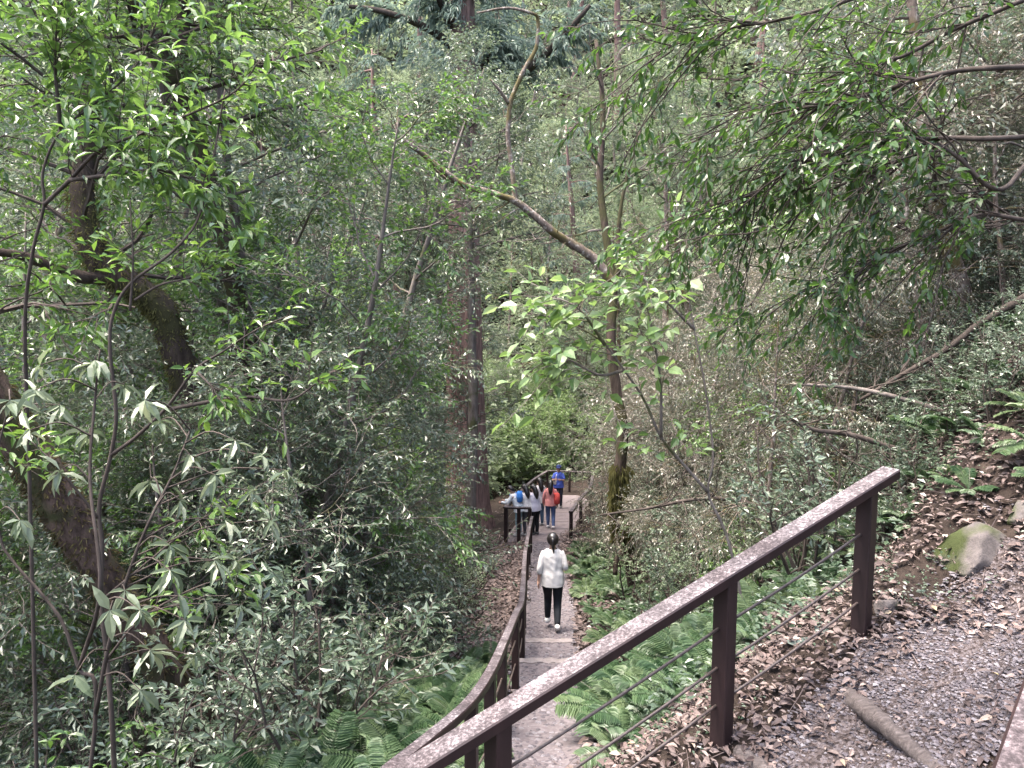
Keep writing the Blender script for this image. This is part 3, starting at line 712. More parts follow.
g.add(V, np.stack([ii + jj, ii + (jj + 1) % 40, ii + 40 + (jj + 1) % 40, ii + 40 + jj], -1).reshape(-1, 4))
g.build('trunk', M['cedarbark'], ced, smooth=True)
limbs = [[P(468, 118, 26), P(490, 100, 25.6), P(520, 75, 25), P(560, 40, 24.5), P(590, 5, 24)], [P(464, 40, 26), P(445, 15, 25.8), P(430, -30, 25)], [P(466, 90, 26), P(480, 70, 25.5), P(500, 40, 25)], [P(463, 55, 26), P(430, 30, 25.5), P(385, 12, 25), P(340, 5, 25)], [P(464, 10, 26), P(480, -20, 26), P(505, -60, 26)]]
Pp, Dd, Nn = [], [], []
for q, lm in enumerate(limbs):
    lp = spline(rel(lm, ced), 14); g = Geo(); tube(g, lp, [.30 if q == 0 else .16, .06], 8, rough=.08, rng=rg); g.build('limb', M['barkdark'], ced, smooth=True)
    for _ in range(46):
        b, d = along(lp, rg.uniform(.45, .999)); sb = curve(b, deviate(d, rg.uniform(.5, 1.3), rg.uniform(0, 6.28)), rg.uniform(.5, 1.5), 5, rg, .12, -.15)
        for m in range(34):
            c, e = along(sb, rg.uniform(.1, .999)); Pp.append(c); Dd.append(deviate(e, rg.uniform(.3, 1), rg.uniform(0, 6.28)) + np.array((0, 0, -.6))); Nn.append(rg.normal(0, .6, 3) + (0, 0, 1))
for _ in range(150):
    t = rg.uniform(.62, .98); b, d = along(cp, t); sb = curve(b, unit(rg.uniform(0, 6.28), rg.uniform(-.1, .5)), rg.uniform(1.2, 3.2), 6, rg, .1, -.1)
    for m in range(40):
        c, e = along(sb, rg.uniform(.3, .999)); Pp.append(c + rg.normal(0, .12, 3)); Dd.append(deviate(e, rg.uniform(.3, 1), rg.uniform(0, 6.28)) + np.array((0, 0, -.6))); Nn.append(rg.normal(0, .6, 3) + (0, 0, 1))
g = Geo(); n = len(Pp); Ls = rg.uniform(.15, .38, n); leaves(g, np.array(Pp), np.array(Dd), np.array(Nn), Ls, Ls * .2); g.build('crown', M['cedar'], ced)

# bare leaning tree with the long mossy limb
foot = P(641, 604, 13.6); foot[2] = ground(foot[0], foot[1])
bt = own_tree('bare_limb_tree', 'dark slender tree carrying a long bare mossy limb over the path', 'tree', foot)
tk = [foot + (0, 0, -.3), P(637, 590, 13.6), P(627, 548, 13.6), P(619, 515, 13.6), P(619, 478, 13.6), P(623, 431, 13.6), P(617, 395, 13.7), P(611, 340, 13.8), P(613, 285, 14), P(606, 235, 14.2), P(600, 180, 14.4), P(603, 110, 14.6), P(596, 40, 14.8)]
g = Geo(); tube(g, spline(rel(tk, bt), 70), [.18, .125, .11, .10, .09, .075, .06, .035], 12, rough=.07, rng=rg)
tube(g, spline(rel([P(613, 285, 14), P(620, 262, 14), P(618, 235, 14.1), P(624, 190, 14.2), P(640, 130, 14.3)], bt), 20), [.06, .02], 7, rough=.05, rng=rg)
tube(g, spline(rel([P(627, 548, 13.6), P(617, 558, 13.3), P(615, 575, 13.2)], bt), 8), [.06, .05, .045], 7, rough=.1, rng=rg)
g.build('trunk', M['mossbark'], bt, smooth=True)
g = Geo()
mainl = [P(613, 285, 14), P(593, 258, 14), P(570, 243, 13.9), P(552, 231, 13.8), P(518, 203, 13.7), P(487, 192, 13.6), P(466, 186, 13.5), P(442, 170, 13.4), P(418, 150, 13.3), P(400, 138, 13.2), P(397, 127, 13.2), P(402, 120, 13.2), P(409, 115, 13.1)]
tube(g, spline(rel(mainl, bt), 60), [.095, .085, .072, .062, .055, .05, .045, .042, .036, .025], 10, rough=.16, rng=rg)
tube(g, spline(rel([P(516, 202, 13.7), P(515, 195, 13.7), P(512, 168, 13.7), P(508, 137, 13.7), P(510, 106, 13.7), P(516, 88, 13.7), P(525, 68, 13.7), P(536, 48, 13.7), P(538, 20, 13.7), P(531, 13, 13.6), P(507, 8, 13.5), P(477, 13, 13.4)], bt), 50), [.05, .042, .038, .042, .036, .03, .024, .016], 8, rough=.15, rng=rg)
tube(g, spline(rel([P(509, 104, 13.7), P(500, 91, 13.6), P(490, 79, 13.5)], bt), 9), [.036, .03, .012], 7, rough=.15, rng=rg)
tube(g, spline(rel([P(466, 186, 13.5), P(445, 178, 13.5), P(425, 158, 13.4), P(411, 138, 13.3)], bt), 12), [.03, .03, .02, .012], 6, rough=.1, rng=rg)
for _ in range(26):
    b, d = along(spline(rel(mainl, bt), 30), rg.uniform(.05, .95)); tube(g, curve(b, deviate(d, rg.uniform(.7, 1.4), rg.uniform(0, 6.28)), rg.uniform(.2, .9), 5, rg, .2), [.012, .004], 4, cap=False)
g.build('limb', M['palebark'], bt, smooth=True)
# moss beard on its lower trunk
lf = Leafer(); g = Geo()
for _ in range(900):
    t = rg.uniform(.19, .36); b, d = along(spline(rel(tk, bt), 60), t); a = rg.uniform(0, 6.28); o_ = np.array((math.cos(a), math.sin(a), 0)); lf.p.append(b + o_ * .11); lf.d.append(o_ * .5 + np.array((0, 0, -1)) + rg.normal(0, .25, 3)); lf.n.append(o_ + (0, 0, .3))
M['moss'] = leaf_mat('hanging_moss', (.045,.045,.018), (.08,.08,.03), (.12,.115,.05), .8, .3, .1)
lf.emit(g, .10, .28, .12, rg); g.build('moss_beard', M['moss'], bt)
lf = Leafer(); g = Geo(); wd = Geo()
crown(wd, lf, rg, spline(rel(tk, bt), 30), .1, .72, .98, 9, lambda t: 1.7, .3, 4, 4, 3, .4, .3); lf.emit(g, .05, .11, .4, rg); wd.build('twig', M['bark'], bt); g.build('crown', M['pale'], bt)

# leaning trunk, bottom corner
tk = [P(262, 880, 7.2), P(225, 790, 7.0), P(178, 690, 6.8), P(122, 605, 6.6), P(70, 520, 6.5), P(20, 440, 6.4), P(-40, 350, 6.3), P(-110, 250, 6.2), P(-190, 120, 6.0)]
tk[0][2] = min(tk[0][2], ground(tk[0][0], tk[0][1]) - .2)
lt = own_tree('leaning_tree', 'thick mossy leaning trunk in the bottom corner with a smooth brown patch', 'tree', tk[0])
g = Geo(); tube(g, spline(rel(tk, lt), 80), [.24, .2, .17, .155, .165, .175, .165, .14, .11], 16, rough=.14, rng=rg)
g.build('trunk', M['leanbark'], lt, smooth=True)
lf = Leafer(); g = Geo(); tks = spline(rel(tk, lt), 60)
for _ in range(2600):
    b, d = along(tks, min(.999, abs(rg.normal(.5, .17)))); a = rg.uniform(0, 6.28); o_ = deviate(d, 1.57, a); lf.p.append(b + o_ * .155); lf.d.append(o_ * .7 + np.array((0, 0, -.5)) + rg.normal(0, .4, 3)); lf.n.append(rg.normal(0, 1, 3))
M['rootmoss'] = leaf_mat('shaggy_moss', (.030,.022,.015), (.055,.046,.026), (.085,.082,.035), .9, .25, .05)
lf.emit(g, .03, .09, .2, rg); g.build('moss_beard', M['rootmoss'], lt)
lf = Leafer(); g = Geo(); wd = Geo(); crown(wd, lf, rg, tks, .14, .62, .99, 10, lambda t: 2.0, .3, 6, 5, 8, .4, .3); lf.emit(g, .07, .13, .36, rg); wd.build('twig', M['barkdark'], lt); g.build('crown', M['dark'], lt)

# curved mossy trunk behind it
tk = [P(205, 500, 9.4), P(196, 430, 9.3), P(185, 385, 9.2), P(173, 340, 9.1), P(160, 308, 9.0), P(135, 288, 8.9), P(108, 272, 8.8), P(88, 238, 8.8), P(82, 180, 8.9), P(90, 120, 9.0), P(80, 40, 9.1), P(60, -60, 9.2)]
fz = ground(tk[0][0] + .3, tk[0][1]); tk = [np.array((tk[0][0] + .3, tk[0][1], fz - .3))] + tk
ct = own_tree('curved_tree', 'crooked mossy trunk curving through the leaves behind the leaning one', 'tree', tk[0])
g = Geo(); tks = spline(rel(tk, ct), 80); tube(g, tks, [.24, .2, .18, .17, .165, .16, .15, .13, .11, .09, .06], 14, rough=.1, rng=rg)
tube(g, spline(rel([P(110, 275, 8.8), P(85, 278, 8.6), P(55, 268, 8.4), P(20, 255, 8.2), P(-30, 250, 8)], ct), 16), [.09, .075, .055, .035], 9, rough=.2, rng=rg)
g.build('trunk', M['mossbark'], ct, smooth=True)
lf = Leafer(); g = Geo(); wd = Geo(); crown(wd, lf, rg, tks, .12, .55, .99, 14, lambda t: 2.0, .3, 6, 5, 9, .4, .3); lf.emit(g, .07, .14, .34, rg); wd.build('twig', M['barkdark'], ct); g.build('crown', M['bright'], ct)
lf = Leafer(); g = Geo()
for _ in range(3000):
    b, d = along(tks, rg.uniform(.2, .75)); a = rg.uniform(0, 6.28); o_ = deviate(d, 1.57, a); lf.p.append(b + o_ * .15); lf.d.append(o_ * .6 + np.array((0, 0, -.6)) + rg.normal(0, .4, 3)); lf.n.append(rg.normal(0, 1, 3))
lf.emit(g, .03, .09, .2, rg); g.build('moss_beard', M['moss'], ct)
# upright mossy trunk at the top
tk = [P(262, 560, 10.6), P(250, 400, 10.5), P(232, 280, 10.4), P(200, 150, 10.3), P(172, 80, 10.2), P(150, 40, 10.1), P(136, 0, 10), P(120, -80, 10)]
tk[0][2] = ground(tk[0][0], tk[0][1]) - .3
ut = own_tree('mossy_tree', 'mossy forked trunk leaning out at the top among bright leaves', 'tree', tk[0])
g = Geo(); tks = spline(rel(tk, ut), 60); tube(g, tks, [.15, .12, .11, .115, .13, .13, .10], 12, rough=.1, rng=rg)
tube(g, spline(rel([P(174, 85, 10.2), P(180, 55, 10.2), P(183, 20, 10.2), P(195, -50, 10.2)], ut), 14), [.12, .10, .06], 9, rough=.1, rng=rg)
g.build('trunk', M['mossbark'], ut, smooth=True)
lf = Leafer(); g = Geo(); wd = Geo(); crown(wd, lf, rg, tks, .13, .45, .99, 18, lambda t: 2.3, .2, 7, 5, 9, .42, .3); lf.emit(g, .08, .15, .34, rg); wd.build('twig', M['barkdark'], ut); g.build('crown', M['bright'], ut)

# slim trunk on the bank
tk = [P(985, 410, 9.4), P(972, 318, 9.3), P(955, 265, 9.2), P(940, 222, 9.2), P(925, 150, 9.2), P(918, 60, 9.3), P(905, -60, 9.3)]
tk[0][2] = ground(tk[0][0], tk[0][1]) - .3
st_ = own_tree('pale_trunk_tree', 'slim pale trunk leaning on the dark bank', 'tree', tk[0])
g = Geo(); tks = spline(rel(tk, st_), 40); tube(g, tks, [.12, .10, .085, .07, .05], 9, rough=.08, rng=rg); g.build('trunk', M['palebark'], st_, smooth=True)
lf = Leafer(); g = Geo(); wd = Geo(); crown(wd, lf, rg, tks, .09, .4, .99, 14, lambda t: 1.9, .1, 6, 5, 7, .4, .35, 0); lf.emit(g, .06, .11, .4, rg); wd.build('twig', M['barkdark'], st_); g.build('crown', M['dusky'], st_)

# saplings close to the camera, bottom corner: slim dark stems with drooping whorls
def stems(geo, o, lst, r0, r1, sides=7):
    out = []
    for p in lst:
        s = spline(rel([P(*q) for q in p], o), max(12, len(p) * 5)); tube(geo, s, [r0, r1], sides, rough=.08, rng=rg); out.append(s)
    return out
f0 = P(116, 800, 4.3); f0[2] = ground(f0[0], f0[1])
sp1 = own_tree('sapling', 'slender dark sapling with forked branches before the leaning trunk', 'sapling', f0)
g = Geo()
f1 = (116, 900, 4.3)
a = stems(g, sp1, [[f1, (114, 761, 4.2), (108, 669, 4.2), (101, 600, 4.2), (102, 545, 4.2), (99, 506, 4.2), (111, 455, 4.2), (116, 414, 4.2), (110, 350, 4.2), (113, 315, 4.2), (130, 284, 4.2), (171, 253, 4.2), (198, 219, 4.3), (212, 164, 4.4), (225, 90, 4.5)]], .016, .005)
b = stems(g, sp1, [[(111, 455, 4.2), (137, 436, 4.2), (167, 407, 4.15), (195, 370, 4.1), (222, 352, 4.1), (256, 330, 4.0), (290, 315, 4.0)], [(171, 409, 4.15), (219, 400, 4.1), (250, 397, 4.1), (290, 400, 4.0), (320, 380, 4.0), (335, 370, 4.0)]], .012, .003)
c = stems(g, sp1, [[(130, 311, 4.2), (133, 260, 4.2), (130, 200, 4.25)], [(135, 300, 4.2), (160, 285, 4.2), (191, 277, 4.2), (220, 262, 4.2)], [(195, 370, 4.1), (210, 385, 4.0), (219, 398, 4.0)], [(102, 600, 4.2), (150, 560, 4.1), (200, 520, 4.0), (240, 500, 4.0)], [(106, 660, 4.2), (140, 620, 4.1), (190, 590, 4.0), (235, 575, 3.9)], [(100, 520, 4.2), (60, 470, 4.1), (30, 440, 4.1)]], .008, .003)
g.build('stem', M['barkdark'], sp1, smooth=True)
lf = Leafer(); wd = Geo()
for q in b + c + [a[0][45:]]:
    for _ in range(12):
        p, d = along(q, rg.uniform(.35, .999)); tw = curve(p, deviate(d, rg.uniform(.4, 1.2), rg.uniform(0, 6.28)), rg.uniform(.1, .32), 4, rg, .15, .03); tube(wd, tw, [.003, .0015], 4, cap=False); lf.twig(tw, 5, rg, .9, .3)
g = Geo(); lf.emit(g, .05, .10, .36, rg, True); wd.merge_into('stem', M['barkdark'], sp1); g.build('crown', M['dark'], sp1)
WH = [(125, 385, 3.9), (60, 405, 3.7), (90, 430, 3.6), (160, 420, 3.9), (190, 455, 3.6), (235, 440, 3.5), (262, 455, 3.6), (215, 475, 3.5), (250, 490, 3.6), (180, 500, 3.5), (150, 480, 3.6), (60, 470, 3.5), (30, 430, 3.4), (285, 470, 3.8), (125, 590, 3.4), (170, 570, 3.3), (215, 560, 3.5), (110, 610, 3.3), (150, 650, 3.3), (195, 655, 3.5), (205, 600, 3.5), (240, 605, 3.6), (75, 675, 3.2), (140, 690, 3.3), (170, 545, 3.4), (225, 520, 3.6), (20, 520, 3.4), (10, 400, 3.3), (95, 360, 3.6), (40, 365, 3.5), (235, 560, 3.7), (270, 520, 3.9), (35, 390, 3.1), (145, 400, 3.5), (140, 610, 3.2), (185, 620, 3.3)]
f0 = P(60, 860, 3.6); f0[2] = ground(f0[0], f0[1])
sp2 = own_tree('sapling', 'pale sapling with drooping whorls of long leaves, nearest the bottom corner', 'sapling', f0)
g = Geo(); lf = Leafer()
sa = stems(g, sp2, [[(60, 1000, 3.6), (96, 713, 3.6), (79, 669, 3.6), (63, 624, 3.6), (44, 597, 3.6), (12, 560, 3.6), (0, 535, 3.6), (-5, 470, 3.6), (10, 400, 3.6)], [(96, 713, 3.6), (110, 640, 3.5), (130, 570, 3.5), (150, 520, 3.5), (175, 470, 3.6), (190, 430, 3.7)], [(79, 669, 3.6), (100, 590, 3.4), (90, 480, 3.5), (95, 400, 3.6), (100, 350, 3.6)]], .011, .004)
allp = np.vstack(sa)
for q in WH:
    e = rel([P(*q)], sp2)[0]; cand = allp[allp[:, 2] < e[2] - .03]; cand = cand if len(cand) else allp; s = cand[np.argmin(((cand - e) ** 2).sum(1))]
    mid = (s + e) / 2 + np.array((0, 0, .05)); tw = spline([s, mid, e], 8); tube(g, tw, [.005, .0025], 4, cap=False)
    lf.whorl(e, nrm(tw[-1] - tw[-3]) + np.array((0, 0, .7)), int(rg.integers(4, 7)), rg, .9); lf.whorl(e - np.array((0, 0, .015)), (rg.normal(0, .5), rg.normal(0, .5), 1), 4, rg, 1.1)
g.build('stem', M['barkdark'], sp2, smooth=True); g = Geo(); lf.emit(g, .06, .14, .29, rg, True); g.build('crown', M['whorl'], sp2)
# slender stem further up
f0 = P(40, 700, 4.8); f0[2] = ground(f0[0], f0[1])
sp3 = own_tree('sapling', 'thin dark sapling rising past the curved trunk to the top corner', 'sapling', f0)
g = Geo(); q = stems(g, sp3, [[(40, 900, 4.8), (30, 500, 4.8), (25, 330, 4.7), (32, 256, 4.6), (44, 205, 4.6), (43, 171, 4.6), (61, 130, 4.6), (92, 106, 4.6), (140, 60, 4.6), (170, -20, 4.6)], [(44, 205, 4.6), (70, 180, 4.6), (100, 150, 4.5), (150, 130, 4.4), (230, 95, 4.4), (260, 60, 4.4)], [(61, 130, 4.6), (55, 60, 4.5), (60, -20, 4.5)], [(70, 180, 4.6), (110, 175, 4.5), (160, 170, 4.4), (210, 185, 4.3)]], .013, .004)
lf = Leafer(); wd = Geo()
for s in q[1:] + [q[0][28:]]:
    for _ in range(46):
        p, d = along(s, rg.uniform(.2, .999)); tw = curve(p, deviate(d, rg.uniform(.4, 1.3), rg.uniform(0, 6.28)), rg.uniform(.12, .5), 4, rg, .15, .03); tube(wd, tw, [.003, .0015], 4, cap=False); lf.twig(tw, 4, rg, .9, .3); lf.whorl(tw[-1], tw[-1] - tw[-2], 5, rg, .2)
g.build('stem', M['barkdark'], sp3, smooth=True); g = Geo(); lf.emit(g, .06, .115, .36, rg, True); wd.merge_into('stem', M['barkdark'], sp3); g.build('crown', M['bright'], sp3)

# broad-leaved bright sapling above the front rail
f0 = P(735, 575, 6.6); f0[2] = ground(f0[0], f0[1])
sp4 = own_tree('sapling', 'bright broad-leaved sapling spreading over the path beyond the front rail', 'sapling', f0)
g = Geo(); q = stems(g, sp4, [[(750, 640, 6.6), (731, 551, 6.6), (720, 520, 6.6), (708, 492, 6.6), (713, 455, 6.6), (705, 387, 6.6), (694, 329, 6.6), (682, 257, 6.6), (676, 200, 6.7)], [(708, 492, 6.6), (684, 465, 6.6), (661, 437, 6.5), (644, 400, 6.5), (624, 370, 6.5), (600, 340, 6.4), (560, 320, 6.4), (525, 312, 6.3)], [(624, 370, 6.5), (600, 375, 6.4), (570, 360, 6.4), (540, 350, 6.4)], [(661, 437, 6.5), (660, 380, 6.4), (650, 320, 6.3), (640, 285, 6.3)], [(694, 329, 6.6), (665, 300, 6.5), (640, 275, 6.4)], [(682, 257, 6.6), (700, 240, 6.5), (715, 228, 6.5)], [(605, 345, 6.4), (580, 310, 6.3), (550, 295, 6.3)]], .016, .004)
lf = Leafer(); wd = Geo()
for s in q[1:]:
    for _ in range(17):
        p, d = along(s, rg.uniform(.15, .999)); tw = curve(p, deviate(d, rg.uniform(.4, 1.4), rg.uniform(0, 6.28)) * (1, 1, .7), rg.uniform(.2, .95), 4, rg, .12, .0); tube(wd, tw, [.004, .002], 4, cap=False); lf.twig(tw, 5, rg, .9, .25)
g.build('stem', M['bark'], sp4, smooth=True); g = Geo(); lf.emit(g, .10, .17, .52, rg, True); wd.merge_into('stem', M['bark'], sp4); g.build('crown', M['broad'], sp4)

# overhanging tree at the upper corner: trunk outside the frame, boughs across it
f0 = np.array((4.6, 4.4, 0.)); f0[2] = ground(f0[0], f0[1])
ov = own_tree('overhanging_tree', 'dark overhanging tree whose thin boughs sweep in across the upper corner', 'tree', f0)
g = Geo(); tube(g, spline(rel([f0 + (0, 0, -.3), f0 + (-.05, 0, 1.2), f0 + (-.15, -.1, 2.6), f0 + (-.1, -.2, 4.2), f0 + (.2, -.2, 6)], ov), 24), [.2, .15, .12, .08], 11, rough=.08, rng=rg); g.build('trunk', M['bark'], ov, smooth=True)
g = Geo()
bo = [[(1190, -40, 4.2), (1080, -20, 3.8), (1024, 0, 3.6), (995, 12, 3.6), (951, 31, 3.6), (906, 55, 3.6), (879, 63, 3.6), (838, 82, 3.7), (800, 92, 3.8), (742, 109, 3.9), (700, 118, 4.0)],
      [(1190, 60, 4.2), (1024, 67, 3.4), (964, 70, 3.4), (920, 79, 3.4), (879, 92, 3.5), (838, 103, 3.5), (790, 110, 3.6), (745, 122, 3.7), (690, 140, 3.8)],
      [(1190, 120, 4.2), (1024, 137, 3.4), (947, 138, 3.4), (900, 140, 3.4), (845, 147, 3.5), (800, 165, 3.6), (760, 190, 3.7), (735, 215, 3.8)],
      [(1190, 200, 4.2), (1060, 150, 3.6), (1000, 190, 3.4), (958, 157, 3.4), (927, 145, 3.4), (890, 170, 3.4), (830, 190, 3.5), (780, 230, 3.6)],
      [(1190, -200, 4.3), (1050, -90, 3.8), (940, -40, 3.6), (850, 0, 3.6), (780, 20, 3.7), (720, 30, 3.8), (660, 50, 3.9)],
      [(1100, 230, 3.8), (1024, 220, 3.6), (980, 215, 3.6), (930, 235, 3.6), (880, 255, 3.7), (850, 280, 3.7)]]
bs = stems(g, ov, bo, .0135, .003)
sub = []
for s in bs:
    for _ in range(24):
        p, d = along(s, rg.uniform(.2, .97)); c_ = curve(p, deviate(d, rg.uniform(.25, .8), rg.uniform(0, 6.28)), rg.uniform(.3, 1.1), 7, rg, .16, -.07); tube(g, c_, [.0045, .0015], 5, cap=False); sub.append(c_)
g.build('bough', M['barkdark'], ov, smooth=True)
lf = Leafer(); wd = Geo()
for s in sub:
    for _ in range(6):
        p, d = along(s, rg.uniform(.15, .999)); tw = curve(p, deviate(d, rg.uniform(.3, 1.1), rg.uniform(0, 6.28)), rg.uniform(.1, .3), 3, rg, .15, -.06); tube(wd, tw, [.0025, .0013], 3, cap=False)
        lf.twig(tw, 6, rg, .8, .5)
g = Geo(); lf.emit(g, .03, .068, .42, rg, True); wd.merge_into('bough', M['barkdark'], ov); g.build('crown', M['dark'], ov)

# fallen boughs on the bank
def bough(pts, r0, r1, label, mat='bark', twn=14):
    c = P(*pts[-1]); o = own_tree('fallen_bough', label, 'branch', c); g = Geo()
    s = stems(g, o, [pts], r0, r1, 9)[0]
    for _ in range(twn):
        p, d = along(s, rg.uniform(.02, .8)); q = curve(p, deviate(d, rg.uniform(.5, 1.2), rg.uniform(0, 6.28)), rg.uniform(.2, .9), 6, rg, .2, -.02); tube(g, q, [.010, .003], 5, cap=False, m=1)
        for _ in range(3):
            p2, d2 = along(q, rg.uniform(.2, .95)); tube(g, curve(p2, deviate(d2, .8, rg.uniform(0, 6.28)), rg.uniform(.1, .4), 4, rg, .2), [.004, .0015], 4, cap=False, m=1)
    g.build('bough', [M[mat], M['barkdark']], o, smooth=True); return o
bough([(788, 415, 7.3), (811, 429, 7.2), (852, 435, 7.1), (913, 455, 7.1), (954, 469, 7.1), (990, 470, 7.2), (1060, 480, 7.3)], .016, .042, 'dark dead bough sagging behind the top rail post', 'barkdark')
bough([(790, 384, 8.2), (811, 385, 8), (852, 388, 7.9), (896, 397, 7.7), (964, 417, 7.5), (1024, 429, 7.4), (1090, 450, 7.3)], .012, .036, 'straight grey dead bough above the sagging one', 'bark')
bough([(860, 400, 8.2), (910, 370, 8), (947, 349, 7.9), (981, 323, 7.8), (1024, 298, 7.6), (1090, 260, 7.4)], .018, .05, 'dark dead bough slanting up to the picture edge', 'barkdark')
bough([(860, 497, 7.2), (890, 494, 7.0), (913, 493, 6.9), (964, 487, 6.7), (1024, 484, 6.5), (1090, 484, 6.4)], .018, .034, 'grey fallen log lying along the litter bank', 'bark', 5)
bough([(600, 515, 9.5), (650, 508, 9.2), (690, 500, 9), (735, 500, 8.8), (800, 520, 8.5)], .012, .03, 'thin horizontal dead stick near the mossy stump', 'barkdark', 12)

# ------------------------------------------------------------------ stands of trees (one of each kind, then copies)
dome = lambda a: (lambda t: .5 + a * math.sin(math.pi * min(1, .15 + .8 * t)))
TG = [make_tree('evergreen_tree', 'tree', 101, 11, .09, 'bark', 'grey', .10, .42, .12, 22, dome(2.0), .2, 8, 6, 9, bend=.03),
      make_tree('evergreen_tree', 'tree', 102, 13, .10, 'bark', 'grey', .095, .44, .15, 24, dome(1.9), .3, 8, 6, 9, bend=.03)]
TB = [make_tree('leafy_tree', 'tree', 103, 9, .08, 'bark', 'bright', .12, .42, .15, 18, dome(1.9), .25, 7, 5, 7, whorl=5, bend=.03),
      make_tree('leafy_tree', 'tree', 104, 10, .08, 'bark', 'bright', .105, .44, .12, 20, dome(1.8), .3, 7, 6, 9, bend=.03)]
TP = [make_tree('pale_tree', 'tree', 105, 12, .10, 'palebark', 'pale', .11, .45, .15, 22, dome(2.2), .3, 8, 6, 8, bend=.03),
      make_tree('pale_tree', 'tree', 106, 10, .09, 'palebark', 'pale', .09, .45, .2, 19, dome(2.0), .2, 7, 6, 8, wander=.24, bend=.03)]
TD = [make_tree('twiggy_tree', 'tree', 107, 6.5, .06, 'bark', 'dusky', .062, .44, .06, 20, dome(1.7), .2, 9, 6, 13, twl=.5, droop=.6, grav=-.05, wander=.2),
      make_tree('twiggy_tree', 'tree', 108, 5.5, .05, 'palebark', 'dusky', .058, .42, .06, 19, dome(1.6), .15, 9, 6, 11, twl=.55, droop=.7, grav=-.06, wander=.24)]
TU = [make_tree('understorey_tree', 'tree', 111, 5.0, .045, 'bark', 'grey', .08, .42, .04, 22, dome(1.5), .25, 8, 6, 9, bend=.05),
      make_tree('understorey_tree', 'tree', 112, 4.2, .04, 'bark', 'bright', .085, .42, .04, 20, dome(1.4), .25, 8, 6, 8, bend=.05),
      make_tree('understorey_tree', 'tree', 113, 4.6, .04, 'palebark', 'shrub', .065, .46, .04, 22, dome(1.5), .2, 8, 6, 10, bend=.05)]
TC = [make_conifer('weeping_conifer', 109, 20, .35), make_conifer('weeping_conifer', 110, 17, .28, t0=.2, ll=2.8)]
PLACED.clear()
fill(TC, 0, 40, (-150, 1150), (40, 88), (.7, 1.1), 'conifers on the far slope', 'blue-green weeping conifer', 2.6, 10, 2.4)
fill(TP, 0, 70, (-150, 1150), (38, 92), (.8, 1.35), 'pale trees on the far slope', 'pale broadleaf tree', 2.2, 7, 2.0)  # paleness comes from the leaf colour alone
fill(TG, 0, 76, (-150, 1150), (38, 95), (.8, 1.35), 'evergreens on the far slope', 'grey-green evergreen tree', 2.2, 7, 2.0)
fill(TP, 0, 26, (430, 800), (44, 66), (.75, 1.2), '', 'pale broadleaf tree', 1.6, 6, 1.3)
fill(TB, 0, 14, (470, 680), (35.5, 44), (.35, .6), '', 'fresh green leafy tree', 1.2, 5, 1.2)
PLACED.clear()
def put(protos, k, px, D, S, lab, rz=0.):
    x = (px - 512) / FPX * D; a = ((x, D, float(ground(x, D))), rz, S, lab, None)
    if protos[k].name not in PROTO_USED:
        PROTO_USED[protos[k].name] = 1; o = protos[k]; o.location = a[0]; o.rotation_euler = (0, 0, rz); o.scale = (S,) * 3; tag(o, lab)
    else: copy_tree(protos[k], *a)
    PLACED.append((x, D))
TM = [make_tree('evergreen_tree', 'tree', 121, 12.5, .15, 'bark', 'grey', .10, .44, .66, 30, dome(2.1), .1, 9, 7, 10, bend=.02)]
TX = [make_tree('bushy_tree', 'tree', 131, 4.2, .05, 'bark', 'broad', .11, .45, .1, 20, dome(1.7), .3, 7, 6, 9)]  # brighter leaf colour stands in for sunlight on these bushes
put(TX, 0, 541, 36.5, .8, 'yellow-green bushy tree, leaves coloured as if sunlit, straight behind the crowd')
put(TX, 0, 575, 38.5, .8, 'yellow-green bushy tree, leaves coloured as if sunlit, behind the far cross rail', 2.)
put(TX, 0, 512, 38.0, .8, 'yellow-green bushy tree, leaves coloured as if sunlit, between the red cedar and the crowd', 4.)
put(TM, 0, 466, 20.5, 1.0, 'silvery evergreen tree whose crown hides the middle of the red cedar')
put(TC, 0, 392, 29, .98, 'weeping blue-green conifer just beside the upper trunk of the red cedar', 1.)
put(TC, 1, 350, 33, 1.05, 'second weeping conifer, behind the silvery evergreen tree', 2.)
fill(TC, 0, 8, (300, 620), (30, 42), (.75, 1.05), 'conifers behind the boardwalk', 'drooping blue-green conifer', 2.3, 10, 2.0)
fill(TG, 0, 26, (-100, 460), (20, 38), (.9, 1.3), 'evergreens in the valley', 'grey-green evergreen tree', 1.6, 7, 1.6)
fill(TP, 0, 12, (420, 800), (24, 40), (.8, 1.2), 'pale trees up the bank', 'pale lichen-barked tree', 1.6, 6, 1.8)
fill(TG, 0, 14, (600, 1120), (22, 38), (.7, 1.1), 'evergreens up the bank', 'grey-green evergreen tree', 1.6, 6, 1.8)
fill(TB, 0, 12, (-100, 1100), (22, 36), (.8, 1.2), 'leafy trees in the middle distance', 'fresh green leafy tree', 1.5, 6, 1.8)
PLACED.clear()
fill(TG, 0, 26, (-120, 460), (11, 21), (.75, 1.15), 'evergreens on the valley slope', 'grey-green evergreen tree', 1.3, 6.5, 1.5)
fill(TB, 0, 10, (-120, 420), (9, 19), (.75, 1.1), 'leafy trees on the valley slope', 'fresh green leafy tree', 1.2, 6, 1.6)
fill(TB, 0, 9, (770, 1150), (11, 20), (.6, .95), '', 'fresh green leafy tree', 1.1, 5, 1.3)
fill(TU, 0, 70, (-130, 450), (7.5, 21), (.75, 1.35), '', 'bushy understorey tree leafy to the ground', 1.1, 2.4, .95)
fill(TU, 0, 34, (640, 1130), (9, 24), (.6, 1.0), '', 'bushy understorey tree leafy to the ground', 1.0, 2.2, 1.0)
fill(TU, 0, 14, (450, 640), (41, 50), (.6, 1.1), '', 'bushy understorey tree leafy to the ground', 1.0, 2.2, 1.0)
